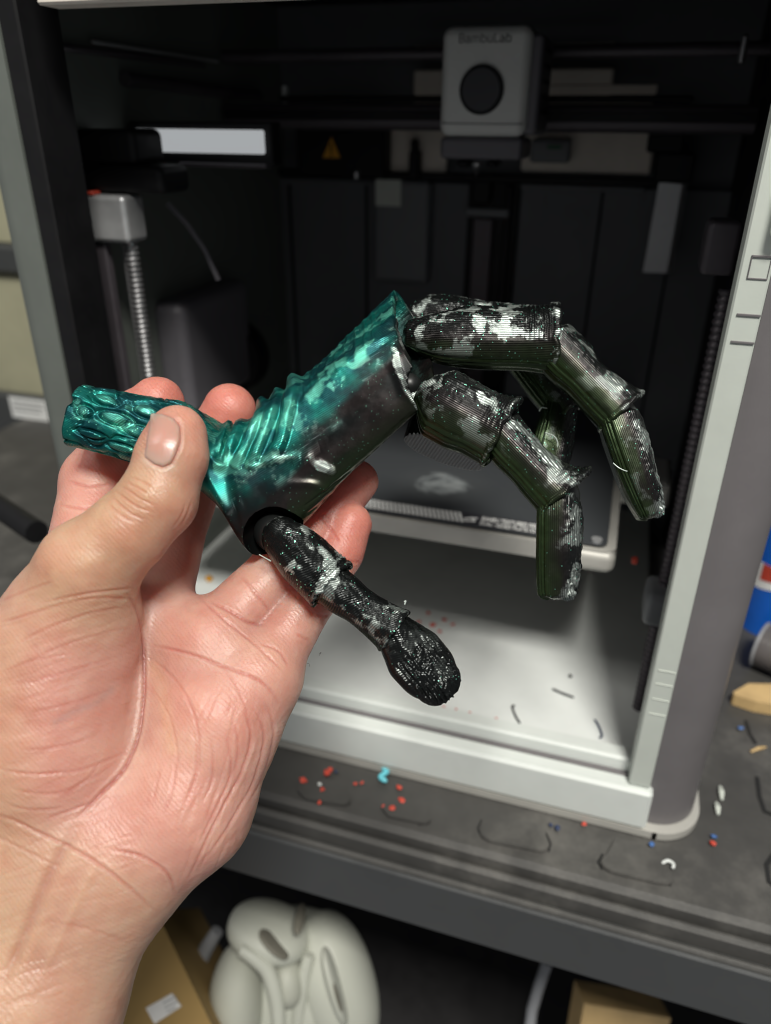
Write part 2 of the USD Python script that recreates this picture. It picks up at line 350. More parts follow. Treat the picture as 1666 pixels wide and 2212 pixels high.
# silk filament of the printed hand: its pigment runs from teal to black to green; layer lines, glitter flakes, highlight patches painted in pale colour
def filament(name, flake=0.90, flakecol=(0.35, 1.0, 0.75), sheen_patch=0.55, linestr=0.32, rough=0.34):
    return usdkit.material(stage, '/World/Looks/' + name, {
        "a": ("attribute", {"attribute": "pig"}), "pc": ("attribute", {"attribute": "pcol"}), "l": ("attribute", {"attribute": "lay"}), "w": ("attribute", {"attribute": "pale"}), "g": ("geometry", {}),
        "sm": ("math", {"math_type": "multiply", "value2": 2 * math.pi / 0.66}), "sn": ("math", {"math_type": "sine"}), "bw": ("map_range", {"from_min": 0.0, "from_max": 0.6, "to_min": 0.10, "to_max": 1.0, "clamp": True}), "rw": ("map_range", {"from_min": 0.0, "from_max": 0.45, "to_min": -0.15, "to_max": 0.0, "clamp": True}), "radd": ("math", {"math_type": "add"}), "bm": ("math", {"math_type": "multiply"}), "fw": ("map_range", {"from_min": 0.05, "from_max": 0.7, "to_min": 0.15, "to_max": 1.0, "clamp": True}), "fl2": ("math", {"math_type": "multiply"}),
        "nz": ("noise_texture", {"scale": 1400.0, "detail": 2.0}),
        "had": ("math", {"math_type": "multiply_add", "value2": 0.5}),
        "b": ("bump", {"strength": linestr, "distance": 0.00025}),
        # sheen painted as pale noise patches
        "np": ("noise_texture", {"scale": 105.0, "detail": 5.0, "roughness": 0.58}),
        "pr": ("map_range", {"from_min": 0.53, "from_max": 0.575, "to_min": 0.0, "to_max": sheen_patch, "clamp": True}),
        "pm": ("math", {"math_type": "multiply", "use_clamp": True}),
        "ex": ("math", {"math_type": "subtract", "value2": 1.0, "use_clamp": True}), "mxp": ("math", {"math_type": "maximum"}), "lm": ("map_range", {"from_min": -0.9, "from_max": 0.6, "to_min": 0.35, "to_max": 1.0, "clamp": True}),
        "pm2": ("math", {"math_type": "multiply", "use_clamp": True}),
        "mx": ("mix_color", {"blend_type": "mix", }),
        # glitter
        "vo": ("voronoi_texture", {"scale": 1900.0, "feature": "f1"}),
        "sep": ("separate_color", {}), "gt": ("math", {"math_type": "greater_than", "value2": flake}), "lt": ("math", {"math_type": "less_than", "value2": 0.42}),
        "fl": ("math", {"math_type": "multiply"}),
        "mx2": ("mix_color", {"blend_type": "mix", "b": flakecol}),
        "rgh": ("map_range", {"from_min": 0.35, "from_max": 0.65, "to_min": rough - 0.06, "to_max": rough + 0.10}),
        "p": ("principled_bsdf", {"specular_ior_level": 0.6, "metallic": 0.72})},
        [("l.fac", "sm.value1"), ("sm.value", "sn.value1"), ("g.position", "nz.vector"), ("nz.fac", "had.value1"), ("sn.value", "had.value3"), ("w.fac", "bw.value"), ("had.value", "bm.value1"), ("bw.result", "bm.value2"), ("bm.value", "b.height"), ("w.fac", "fw.value"), ("fl.value", "fl2.value1"), ("fw.result", "fl2.value2"), ("b.normal", "p.normal"),
         ("g.position", "np.vector"), ("np.fac", "pr.value"), ("pr.result", "pm.value1"), ("w.fac", "pm.value2"), ("sn.value", "lm.value"), ("w.fac", "ex.value1"), ("pm.value", "mxp.value1"), ("ex.value", "mxp.value2"), ("mxp.value", "pm2.value1"), ("lm.result", "pm2.value2"),
         ("a.color", "mx.a"), ("pc.color", "mx.b"), ("pm2.value", "mx.fac"), ("g.position", "vo.vector"), ("vo.color", "sep.color"), ("sep.r", "gt.value1"), ("vo.distance", "lt.value1"), ("gt.value", "fl.value1"), ("lt.value", "fl.value2"),
         ("mx.result", "mx2.a"), ("fl2.value", "mx2.fac"), ("mx2.result", "p.base_color"), ("np.fac", "rgh.value"), ("rgh.result", "radd.value1"), ("w.fac", "rw.value"), ("rw.result", "radd.value2"), ("radd.value", "p.roughness")], surface="p.BSDF")
M['fil'] = filament('silk_filament', 0.972, sheen_patch=1.0)
M['filtip'] = filament('silk_filament_dark', 0.99, sheen_patch=0.3, rough=0.27, linestr=0.25)
M['dark_fil'] = mat('filament_inside', (0.008, 0.009, 0.009), 0.4)
M['string'] = mat('filament_string', (0.45, 0.52, 0.48), 0.3)

# ================================================================== the printer
XL, XR = -0.287, 0.0400           # its opening
pr = thing('desktop_printer', 'large dark grey desktop 3D printer with open front standing on the black cart', 'printer', (-0.12, 0.17, 0.0))
# -- frame
strip = bx(XR, 0.0515, -0.003, 0.010, 0.034, 0.47, 0.0008)
st = part(pr, 'door_bezel', strip, M['bezel'], label='pale grey-green strip along the right of the opening')
for (v0, v1, uo) in ((553, 602, 0), (679, 681, 0), (738, 740, 0)):
    uc = 1632 - (v0 - 553) * 0.196
    a, b = atY(uc, v0, -0.0031)[2], atY(uc, v1, -0.0031)[2]
    if v1 - v0 > 10:
        part(st, 'bezel_pocket', cat(bx(0.0432, 0.0505, -0.0036, -0.0028, a - 0.0004, a + 0.0004, 0.0001), bx(0.0432, 0.0436, -0.0036, -0.0028, b, a, 0.0001), bx(0.0432, 0.0505, -0.0034, -0.0028, b - 0.0003, b + 0.0003, 0.0001), bx(0.0502, 0.0505, -0.0034, -0.0028, b, a, 0.0001)), M['corner'])
    else:
        part(st, 'bezel_slot', bx(0.0425, 0.0512, -0.0036, -0.0028, a - 0.0006, a + 0.0003, 0.0001), M['corner'])
for v in (1448, 1478, 1512, 1545):
    a = atY(1425, v, -0.0031)[2]
    part(st, 'bezel_slot', bx(0.0425, 0.0510, -0.0034, -0.0028, a - 0.0002, a + 0.0002, 0.0001), M['label'])
zk = atY(1660, 440, -0.004)[2]
part(st, 'hinge_knob', rbox(0.0475, 0.0535, -0.009, -0.001, zk - 0.012, zk + 0.012, 0.0025), M['bezel'])

def corner_post(x_in, x_out, z0, z1, r, mat_, name, sgn, y_in=0.0, y_back=0.36):
    xi, xo = (x_in, x_out)
    pts = [(xi, y_in)]
    for k in range(0, 17):
        a = math.pi / 2 * k / 16
        pts.append((xo - sgn * r * (1 - math.sin(a)), y_in + r * (1 - math.cos(a))))
    pts += [(xo, y_back), (xo - sgn * 0.004, y_back), (xo - sgn * 0.004, y_in + r), (xi, y_in + 0.02)]
    poly = Polygon(pts)
    if not poly.is_valid: poly = poly.buffer(0)
    return part(pr, name, ext(poly, z1 - z0, z0), mat_, smooth=30)
corner_post(0.0520, 0.0805, 0.006, 0.47, 0.024, M['corner'], 'corner_panel', 1)
lo_ = atY(95, 900, 0.004)[0]
corner_post(XL, lo_, 0.006, 0.47, 0.012, M['left_post'], 'corner_panel', -1)
# base foot rim under the corner and the sill
foot = Polygon([(-0.33, -0.006), (0.06, -0.006)] + [(0.0575 + 0.026 * math.sin(a), 0.020 - 0.026 * math.cos(a)) for a in np.linspace(0, math.pi / 2, 12)] + [(0.0835, 0.34), (-0.33, 0.34)])
part(pr, 'base_rim', ext(foot, 0.005, 0.0005), M['bedframe'])
# sill: stepped front bar
sl = part(pr, 'front_sill', bx(-0.300, 0.0535, -0.0065, 0.006, 0.0058, 0.0335, 0.0018), M['sill'])
part(sl, 'sill_step', bx(-0.300, 0.0420, 0.0062, 0.017, 0.0300, 0.0432, 0.0014), M['sill'])
part(sl, 'sill_groove', bx(-0.300, 0.0418, 0.0030, 0.0068, 0.0331, 0.0345, 0.0002), M['corner'])
tb0 = atY(84, 20, -0.002)[0]
part(pr, 'top_bar', bx(tb0, 0.0395, -0.003, 0.012, 0.4015, 0.47, 0.001), M['tan'])
part(pr, 'left_trim', bx(XL + 0.0003, -0.276, 0.0005, 0.03, 0.035, 0.47, 0.001), M['black'])
part(pr, 'top_frame', cat(bx(-0.31, 0.065, 0.013, 0.08, 0.425, 0.47), bx(-0.31, 0.065, 0.29, 0.345, 0.44, 0.47), bx(-0.31, -0.25, 0.0805, 0.2895, 0.44, 0.47), bx(0.02, 0.065, 0.0805, 0.2895, 0.44, 0.47)), M['black'])
part(pr, 'top_cover', bx(-0.31, 0.065, 0.001, 0.346, 0.4705, 0.476), M['wall'])
# -- chamber
FZ = 0.036
part(pr, 'chamber_floor', bx(-0.309, 0.050, 0.0175, 0.345, FZ - 0.02, FZ, 0.0005), M['floor'], label='pale grey chamber floor with bits of filament')
part(pr, 'right_wall', bx(0.0645, 0.0685, 0.0125, 0.348, 0.02, 0.47), M['wall'])
part(pr, 'left_wall', bx(-0.316, -0.3105, 0.026, 0.348, 0.02, 0.47), M['wall'])
bk = part(pr, 'back_wall', bx(-0.318, 0.072, 0.3485, 0.355, 0.0, 0.475), M['back'])
YB = 0.336
part(bk, 'back_cover', pbox(573, 395, 1500, 1300, YB, 0.009), M['back'])
for uu_ in (640, 790, 1250, 1400): part(bk, 'panel_rib', pbox(uu_, 400, uu_ + 5, 1200, YB - 0.002, 0.003, c=.0005), M['wall'])
part(bk, 'panel_ledge', pbox(1110, 400, 1395, 412, YB - 0.004, 0.004), M['back2'])
part(bk, 'air_duct', rbox(*PB(805, 388, 926, 612, 0.322, 0.012), 0.005), M['back2'])
part(bk, 'duct_label', bx(*PB(811, 388, 866, 445, 0.3205, 0.001), c=0.0002), M['label'])
rail = part(bk, 'rail_channel', pbox(1000, 388, 1105, 900, 0.331, 0.004), M['black'])
part(rail, 'guide_rod', pbox(1010, 470, 1052, 900, 0.326, 0.004), M['motor'])
part(rail, 'guide_rod', pbox(1075, 400, 1090, 900, 0.326, 0.004), M['wall'])
part(rail, 'guide_bracket', pbox(1005, 450, 1100, 470, 0.324, 0.004), M['back2'])
part(rail, 'guide_bracket', pbox(1020, 388, 1060, 440, 0.322, 0.006), M['black'])
# the slanted bright spool-side plate on the right of the back
q = [atY(u, v, 0.30) for u, v in ((1424, 394), (1474, 398), (1440, 590), (1389, 588))]
pl = np.array([p_ for p_ in q] + [p_ + np.array([0.004, 0.004, 0]) for p_ in q])
part(bk, 'exhaust_plate', trimesh.convex.convex_hull(pl), M['brushed'], label='bright slanted plate at the right of the back wall')
# upper back band: pale panels, rods, belts
part(bk, 'pale_panel', pbox(830, 275, 965, 376, 0.325, 0.008), M['tan'])
part(bk, 'pale_panel', pbox(1128, 276, 1412, 374, 0.325, 0.008), M['tan'])
part(bk, 'pale_panel', pbox(893, 148, 1324, 205, 0.325, 0.008), M['tan'])
part(bk, 'pale_panel', pbox(1120, 182, 1420, 204, 0.324, 0.002), M['tan'])
part(bk, 'thin_strip', pbox(893, 95, 1330, 108, 0.322, 0.006), M['tan'])
part(bk, 'thin_strip', pbox(893, 222, 1412, 228, 0.322, 0.006), M['tan'])
part(bk, 'dark_band', pbox(600, 376, 1480, 394, 0.318, 0.01), M['black'])
part(bk, 'purge_chute', rbox(*PB(1145, 300, 1232, 352, 0.312, 0.012), 0.003), M['back2'])
a_, b_, c_, d_, e_, f_ = PB(1182, 313, 1213, 322, 0.3105, 0.001)
part(bk, 'chute_label', bx(a_, b_, c_, d_, e_, f_, c=0.0001), mat('green_mark', (0.03, 0.12, 0.06), 0.5))
part(bk, 'wiper_post', cat(pbox(882, 325, 905, 390, 0.312, 0.01), pbox(886, 300, 899, 330, 0.312, 0.01)), M['black'])
part(bk, 'side_block', cat(pbox(1400, 270, 1480, 330, 0.30, 0.03), pbox(1415, 330, 1500, 395, 0.30, 0.03)), M['black'])
part(bk, 'plug', pbox(1427, 233, 1442, 243, 0.298, 0.004), M['amber'])
# caution sticker
cs = [atY(u, v, 0.3) for u, v in ((697, 341), (735, 341), (716, 296))]
part(bk, 'sticker_block', pbox(640, 268, 830, 384, 0.3022, 0.02), M['black'])
part(bk, 'caution_sticker', trimesh.convex.convex_hull(np.array(cs + [p_ + np.array([0, 0.001, 0]) for p_ in cs])), M['amber'], label='amber warning triangle sticker')
tt = [np.array(p_) for p_ in cs]; cc = sum(tt) / 3
part(bk, 'sticker_mark', cat(bx(cc[0] - .0006, cc[0] + .0006, 0.2990, 0.2999, cc[2] - 0.001, cc[2] + 0.006, .0001), bx(cc[0] - .0006, cc[0] + .0006, 0.2990, 0.2999, cc[2] - 0.004, cc[2] - 0.0025, .0001)), M['black'])
for u, v in ((768, 378), (613, 208), (1607, 105)):
    p_ = atY(u, v, 0.24 if u < 1000 else 0.2)
    part(bk, 'metal_clip', rbox(p_[0] - 0.0018, p_[0] + 0.0018, p_[1], p_[1] + 0.006, p_[2] - (0.007 if u != 768 else .003), p_[2] + (0.007 if u != 768 else .003), 0.0015, 12), M['steel'] if u != 613 else M['whitebit'])
# -- gantry
gt_ = part(pr, 'gantry_beam', pbox(600, 206, 1500, 220, 0.232, 0.02), M['black'])
for v, rr in ((112, 0.004), (238, 0.004), (262, 0.006)):
    a, b = atY(600, v, 0.225), atY(1480, v, 0.225)
    z = (a[2] + b[2]) / 2
    part(gt_, 'gantry_rod', tube([(-0.30, 0.235, z), (0.06, 0.235, z)], rr, 14), M['motor'])
part(gt_, 'belt', bx(-0.30, 0.06, 0.228, 0.229, atY(1000, 250, .228)[2] - .003, atY(1000, 250, .228)[2] + .003), M['black'])
# -- tool head
TY = 0.165
x0, x1, y0, y1, z0, z1 = PB(950, 52, 1146, 295, TY, 0.05)
x1 = atY(1134, 280, TY)[0]; x0 = atY(947, 280, TY)[0]
th = part(pr, 'tool_head', rbox(x0, x1, TY, TY + 0.05, z0, z1, 0.006), M['tool'], label='light grey print head cover with black round disc')
part(th, 'side_shroud', rbox(x1 - 0.004, x1 + 0.006, TY + 0.006, TY + 0.055, z0 + 0.001, z1 - 0.004, 0.003), M['toolside'])
cxy = atY(1041, 194, TY)
def disc(c, r, t, n=48):
    q = trimesh.creation.cylinder(r, t, sections=n); q.apply_transform(trimesh.transformations.rotation_matrix(math.pi / 2, [1, 0, 0])); q.apply_translation(c); return q
rt = (atY(1088, 194, TY)[0] - atY(993, 194, TY)[0]) / 2
part(th, 'disc_ring', disc(cxy, rt * 1.0, 0.003), M['black'])
part(th, 'disc_face', disc(cxy - np.array([0, 0.001, 0]), rt * 0.84, 0.0032), M['fan'])
tx = meshkit.text_mesh('BambuLab', 0.0052, 0.0004); tx.apply_transform(trimesh.transformations.rotation_matrix(math.pi / 2, [1, 0, 0]))
tx.apply_translation([-tx.bounds.mean(0)[0], 0, 0]); tx.apply_scale(0.030 / (tx.bounds[1, 0] - tx.bounds[0, 0])); tp = atY(1048, 92, TY); tx.apply_translation([tp[0], TY - 0.0002, tp[2]])
part(th, 'lettering', tx, M['greytext'])
part(th, 'nozzle_shroud', rbox(*PB(950, 296, 1128, 345, TY + 0.003, 0.04), 0.003), M['toolside'])
part(th, 'nozzle_duct', pbox(985, 346, 1012, 362, TY + 0.006, 0.02), M['black'])
part(th, 'nozzle_duct', pbox(1050, 346, 1072, 362, TY + 0.006, 0.02), M['black'])
for k in range(5): part(th, 'vent_slot', bx(x1 - 0.0015 + 0.0078, x1 + 0.0066, TY + 0.015, TY + 0.045, z0 + 0.012 + .008 * k, z0 + 0.0145 + .008 * k, .0002), M['black'])
part(th, 'cover_seam', bx(x0 + 0.002, x1 - 0.002, TY - 0.0003, TY + 0.001, z0 + 0.0065, z0 + 0.0071, .0001), M['greytext'])
nz = atY(1030, 352, TY + 0.015)
part(th, 'nozzle', trimesh.creation.cone(0.004, -0.008, sections=20, transform=trimesh.transformations.translation_matrix(nz)), M['steel'])
# -- lamp bar and left side machinery
lx0, lx1, ly0, ly1, lz0, lz1 = PB(297, 279, 571, 330, 0.11, 0.006)
lm = part(pr, 'chamber_lamp', bx(lx0 - .006, lx1 + .004, 0.1115, 0.125, lz0 - .006, lz1 + .004), M['black'])
part(lm, 'lamp_diffuser', bx(lx0, lx1, 0.1085, 0.1113, lz0, lz1), M['led'], label='glowing cool white lamp bar in the chamber')
part(lm, 'lamp_bracket', rbox(*PB(160, 278, 290, 355, 0.06, 0.03), 0.004), M['black'])
part(lm, 'lamp_arm', bx(*PB(385, 352, 575, 362, 0.11, 0.01)), M['motor'])
for (ua, va, ub, vb, r_, mt) in ((110, 98, 440, 140, 0.0020, 'motor'), (200, 90, 470, 132, 0.0012, 'brushed'), (270, 170, 560, 208, 0.004, 'motor')):
    a, b = atX(ua, va, -0.303), atX(ub, vb, -0.303)
    b = a + (b - a) * min(1, 0.30 / max(b[1] - a[1], 1e-3)) if b[1] > 0.33 else b
    part(pr, 'side_rod', tube([a, (a + b) / 2, b], r_, 10), M[mt])
# left lead screw
def lead_screw(u0, v0, u1, v1, y, r, pitch, mname):
    a = atY(u0, v0, y); b = atY(u1, v1, y)
    x = (a[0] + b[0]) / 2
    z_hi, z_lo = a[2], b[2]
    zz = np.arange(z_lo, z_hi, pitch / 6)
    return x, part(pr, 'lead_screw', tube(np.stack([np.full_like(zz, x), np.full_like(zz, y), zz], 1), r * (1 + 0.13 * np.sin(zz / pitch * 2 * math.pi)), 14), M[mname])
sx, sp = lead_screw(288, 470, 322, 900, 0.062, 0.0040, 0.0030, 'steel')
xx = atY(266, 500, 0.064)[0]
part(pr, 'guide_rod', tube([(xx, 0.066, 0.05), (xx, 0.066, 0.31)], 0.0032, 16), M['brushed'])
bl = part(pr, 'screw_block', rbox(*PB(184, 422, 272, 524, 0.052, 0.02), 0.003), M['brushed'], label='silver bearing block above the left screw')
part(bl, 'red_clip', rbox(*PB(185, 414, 200, 421, 0.052, 0.008), 0.001, 10), M['red'])
part(bl, 'upper_block', rbox(*PB(170, 358, 350, 418, 0.058, 0.03), 0.004), M['black'])
part(pr, 'side_cover', bx(*PB(196, 526, 255, 900, 0.056, 0.006)), M['motor'])
part(pr, 'motor_housing', rbox(*PB(335, 655, 405, 900, 0.12, 0.10), 0.008), M['toolside'])
part(pr, 'chamber_fan', disc(atY(500, 770, 0.22), 0.030, 0.02), M['black'])
part(pr, 'fan_hub', disc(atY(500, 770, 0.216), 0.012, 0.012), M['motor'])
a = [atY(u, v, 0.10) for u, v in ((362, 440), (405, 485), (443, 540), (472, 605))]
part(pr, 'cable', tube(a, 0.0016, 8), M['toolside'])
# right lead screw
sx2, sp2 = lead_screw(1545, 620, 1395, 1560, 0.06, 0.0036, 0.0036, 'motor')
b2 = part(pr, 'screw_block', rbox(*PB(1520, 478, 1600, 598, 0.05, 0.02), 0.003), M['motor'])
part(pr, 'screw_nut', rbox(*PB(1390, 1290, 1460, 1360, 0.045, 0.025), 0.004), M['back2'])
# -- heated bed
BZ, BX0, BX1, BY0, BY1 = 0.150, -0.262, 0.0100, 0.052, 0.300
def rrect(x0, x1, y0, y1, r): return Polygon([(x0 + r, y0 + r), (x1 - r, y0 + r), (x1 - r, y1 - r), (x0 + r, y1 - r)]).buffer(r, 8)
bed = part(pr, 'heated_bed', cat(ext(rrect(BX0 - 0.003, BX1 + 0.005, BY0 - 0.002, BY1, 0.007), 0.0105, BZ - 0.013)), M['bedframe'], label='pale grey cast bed under the dark print sheet')
part(bed, 'bed_corner', rbox(BX1 - 0.030, BX1 + 0.0055, BY0 - 0.004, BY0 + 0.03, BZ - 0.0165, BZ - 0.0028, 0.005), M['bedframe'])
part(bed, 'print_sheet', ext(rrect(BX0, BX1, BY0 + 0.0005, BY1 - 0.004, 0.005), 0.0012, BZ - 0.0012), M['sheet'], label='dark textured print sheet with a dried white smear')
part(bed, 'sheet_edge_strip', ext(rrect(BX0 + 0.004, BX1 - 0.030, BY0 + 0.0012, BY0 + 0.0148, 0.0005), 0.0003, BZ), M['fan'])
sx0 = atZ(812, 1150, BZ)[0]; sx1 = atZ(968, 1170, BZ)[0]
pitch = (sx1 - sx0) / 15.5
for k in range(24):
    x = sx0 + pitch * (k - 8.4)
    s = Polygon([(x, BY0 + 0.0135), (x + pitch * .62, BY0 + 0.0135), (x + pitch * 2.2, BY0 + 0.0020), (x + pitch * 1.58, BY0 + 0.0020)])
    part(bed, 'sheet_stripe', ext(s, 0.00015, BZ + 0.0003), M['white'])
lg = atZ(993, 1172, BZ)
lgp = LineString([(lg[0] - .003, BY0 + .004), (lg[0] + .003, BY0 + .005), (lg[0] + .001, BY0 + .009), (lg[0] - .003, BY0 + .007), (lg[0] + .0035, BY0 + .0095)]).buffer(0.0007)
part(bed, 'sheet_emblem', ext(lgp, 0.00015, BZ + 0.0003), M['white'])
for k, (line, h) in enumerate((('BAMBU TEXTURED PEI', 0.0046), ('DUAL-SIDED PLATE X1', 0.0040))):
    t_ = meshkit.text_mesh(line, h, 0.00015, bold=True); tx0 = atZ(1018, 1175, BZ)[0]; tx1 = atZ(1146, 1190, BZ)[0]
    sc = (tx1 - tx0) / (t_.bounds[1, 0] - t_.bounds[0, 0]); t_.apply_scale([sc, 1, 1]); t_.apply_translation([tx0 - t_.bounds[0, 0], BY0 + (0.0078 if k == 0 else 0.0022), BZ + 0.0003])
    part(bed, 'sheet_lettering', t_, M['white'])
part(bed, 'bed_screw', disc(np.array([0, 0, 0]), 0.003, 0.002).apply_transform(trimesh.transformations.rotation_matrix(math.pi / 2, [1, 0, 0])).apply_translation([BX1 - 0.006, BY0 + 0.004, BZ + 0.0006]), M['brushed'])
part(bed, 'bed_bracket', rbox(0.0135, 0.047, 0.150, 0.200, BZ - 0.02, BZ - 0.002, 0.004), M['bedframe'])
part(bed, 'bed_carrier', cat(bx(BX0 + .02, BX1 - .02, BY0 + 0.03, BY0 + 0.05, BZ - 0.030, BZ - 0.0135), bx(-0.13, -0.09, BY0 + 0.05, BY1, BZ - 0.03, BZ - 0.0135)), M['motor'])
pb = atZ(1340, 1190, 0.12)
part(pr, 'red_clip', rbox(0.0255, 0.029, 0.075, 0.079, 0.128, 0.1315, .0008, 10), M['red'])

# -- bits of filament lying on the chamber floor and the cart
def bit(u, v, z, size, mname, kind, label, seed, group=None):
    g = np.random.default_rng(seed); c = atZ(u, v, z)
    if kind == 'crumb':
        s = trimesh.creation.icosphere(2, 1.0); d = s.vertices
        k = 0.45 + 1.0 * meshkit.noise(d * 2.1 + seed)
        s.vertices = d * k[:, None] * np.array([1, 0.6 + 0.3 * g.random(), 0.5]) * size
        s.apply_transform(trimesh.transformations.rotation_matrix(g.random() * 6, [0, 0, 1])); s.apply_translation(c + [0, 0, size * 0.36])
    return single('filament_scrap', label, 'plastic scrap', s, M[mname], smooth=60, group='plastic scraps on the cart' if z < 0.01 else 'plastic scraps on the chamber floor')
def strand(uvs, z, r, mname, label, name='filament_strand', lift=0.0):
    pts = [atZ(u, v, z) + np.array([0, 0, r + lift * math.sin(math.pi * k / (len(uvs) - 1))]) for k, (u, v) in enumerate(uvs)]
    pts = np.array(pts); t = np.linspace(0, 1, len(pts)); tt = np.linspace(0, 1, 18)
    c = np.stack([PchipInterpolator(t, pts[:, k])(tt) for k in range(3)], 1)
    rr = np.full(18, r); rr[0] = rr[-1] = r * 0.5
    return single(name, label, 'filament strand', tube(c, rr, 8), M[mname], smooth=60)
CZ = 0.0
bits = [(656, 1688, 0.0026, 'red', 'largest left-hand red crumb on the cart, beside the wrist'), (706, 1672, 0.0024, 'red', 'red crumb at the top of the left cluster on the cart'), (714, 1664, 0.0018, 'red', 'small red crumb touching the top red crumb of the left cluster'),
        (697, 1707, 0.0016, 'red', 'small red crumb just under the pale crumb on the cart'), (690, 1735, 0.0014, 'red', 'small red crumb nearest the cart edge in the left cluster'), (691, 1696, 0.0015, 'whitebit', 'tiny pale crumb among the red crumbs on the cart'),
        (768, 1694, 0.0012, 'red', 'tiny red crumb left of the cyan scrap, left one of a pair'), (782, 1692, 0.0012, 'red', 'tiny red crumb left of the cyan scrap, right one of a pair'),
        (862, 1703, 0.0019, 'red', 'round red crumb right below the cyan scrap'), (868, 1731, 0.0022, 'red', 'big angular red crumb below the round one'), (848, 1748, 0.0019, 'red', 'pointed red crumb, lowest of those below the cyan scrap'), (828, 1742, 0.0011, 'red', 'tiny red crumb left of the pointed one'),
        (1262, 1781, 0.0014, 'red', 'single red crumb under the right end of the grey sill'), (1540, 1823, 0.0017, 'red', 'red crumb near the printer corner at the right'), (1542, 1808, 0.0016, 'blue', 'blue crumb touching the red one near the printer corner'),
        (1408, 1825, 0.0016, 'blue', 'flat light blue crumb above the white curl'), (1205, 1790, 0.0018, 'navy', 'dark blue crumb under the right part of the sill'), (1190, 1783, 0.0013, 'navy', 'small dark blue crumb beside the larger dark blue one'),
        (1600, 1574, 0.0018, 'blue', 'blue crumb in front of the wooden piece at the right'), (726, 1668, 0.0013, 'navy', 'dark blue speck beside the top red cluster')]
for k, (u, v, s_, mn, lb) in enumerate(bits): bit(u, v, CZ + 0.0015, s_, mn, 'crumb', lb, 11 + k)
strand([(825, 1664), (836, 1672), (822, 1682), (836, 1692)], CZ + 0.0015, 0.0016, 'cyan', 'curved cyan plastic scrap lying on the cart below the sill')
strand([(1430, 1868), (1444, 1862), (1455, 1870), (1452, 1878)], CZ + 0.001, 0.0009, 'whitebit', 'small white plastic curl on the cart at the right')
strand([(1193, 1490), (1215, 1500), (1240, 1509)], FZ, 0.0008, 'darkbit', 'dark straight strand on the chamber floor, right of the printed thumb')
strand([(1106, 1526), (1112, 1545), (1124, 1565)], FZ, 0.0007, 'darkbit', 'dark strand with a blob on the chamber floor nearest the sill')
strand([(1284, 1556), (1294, 1572), (1300, 1590), (1294, 1596)], FZ, 0.0007, 'navy', 'bluish curled strand in the right corner of the chamber floor')
bit(1232, 1462, FZ, 0.0016, 'darkbit', 'crumb', 'dark crumb on the chamber floor above the straight strand', 61)
bit(1109, 1526, FZ, 0.0012, 'darkbit', 'crumb', 'dark blob at the end of the strand nearest the sill', 62)
for k, (u, v, s_) in enumerate(((905, 1345, .0022), (935, 1352, .0028), (960, 1340, .002), (925, 1325, .002), (950, 1365, .0016), (978, 1350, .0018), (890, 1360, .0014))):
    bit(u, v, FZ, s_ * .85, 'red', 'crumb', ['red crumb at the left of the heap on the chamber floor', 'largest red crumb of the heap on the chamber floor', 'red crumb near the right of the heap on the chamber floor', 'farthest red crumb of the heap on the chamber floor', 'nearest red crumb of the heap on the chamber floor', 'rightmost red crumb of the heap on the chamber floor', 'leftmost tiny red crumb of the heap on the chamber floor'][k], 70 + k)
for k, (u, v, s_) in enumerate(((958, 1528, .0012), (985, 1533, .0011), (1015, 1541, .0013), (1072, 1553, .0012))):
    bit(u, v, FZ, s_ * .85, 'red', 'crumb', ['red crumb directly below the printed thumb tip, first of a row of four', 'second red crumb from the left in the row behind the sill', 'third red crumb from the left in the row behind the sill', 'red crumb at the right end of the row behind the sill'][k], 80 + k)

# ================================================================== the cart
ct = thing('utility_cart', 'black moulded plastic cart with dusty top carrying the printer', 'cart', (0.0, 0.15, -0.62))
EY = -0.044
deckp = Polygon([(-0.75, EY), (0.60, EY), (0.60, 0.55), (-0.75, 0.55)])
part(ct, 'deck', bx(-0.75, 0.60, EY, 0.55, -0.02, -0.0004, 0.003), M['deck'])
part(ct, 'deck_lip', bx(-0.75, 0.60, EY - 0.0055, EY - 0.0002, -0.022, -0.0085, 0.002), M['deck'])
zb = atY(900, 1995, -0.052)[2]
part(ct, 'front_apron', bx(-0.75, 0.60, -0.055, -0.036, zb, -0.0205, 0.003), M['cartface'])
part(ct, 'apron_bead', tube([(-0.75, -0.0515, -0.0215), (0, -0.0515, -0.0215), (0.6, -0.0515, -0.0215)], 0.0022, 10), M['deck'])
def pad(uvs, h=0.0020, name='deck_pad'):
    pts = [atZ(u, v, 0)[:2] for u, v in uvs]
    poly = Polygon(pts).buffer(-0.004).buffer(0.006, 6).buffer(-0.002, 6)
    q = cat(ext(poly, h, -0.0004), ext(poly.buffer(-0.0006), 0.0004, h - 0.0004))
    part(ct, name, q, M['deck'])
pad([(1040, 1790), (1060, 1768), (1130, 1775), (1175, 1790), (1185, 1835), (1175, 1845), (1060, 1822), (1035, 1808)])
pad([(1310, 1850), (1330, 1810), (1420, 1840), (1450, 1890), (1455, 1915), (1420, 1912), (1320, 1888), (1290, 1868)])
pad([(820, 1745), (840, 1720), (920, 1738), (935, 1780), (925, 1785), (840, 1768)])
pad([(640, 1710), (660, 1680), (740, 1695), (760, 1735), (750, 1745), (660, 1730)])
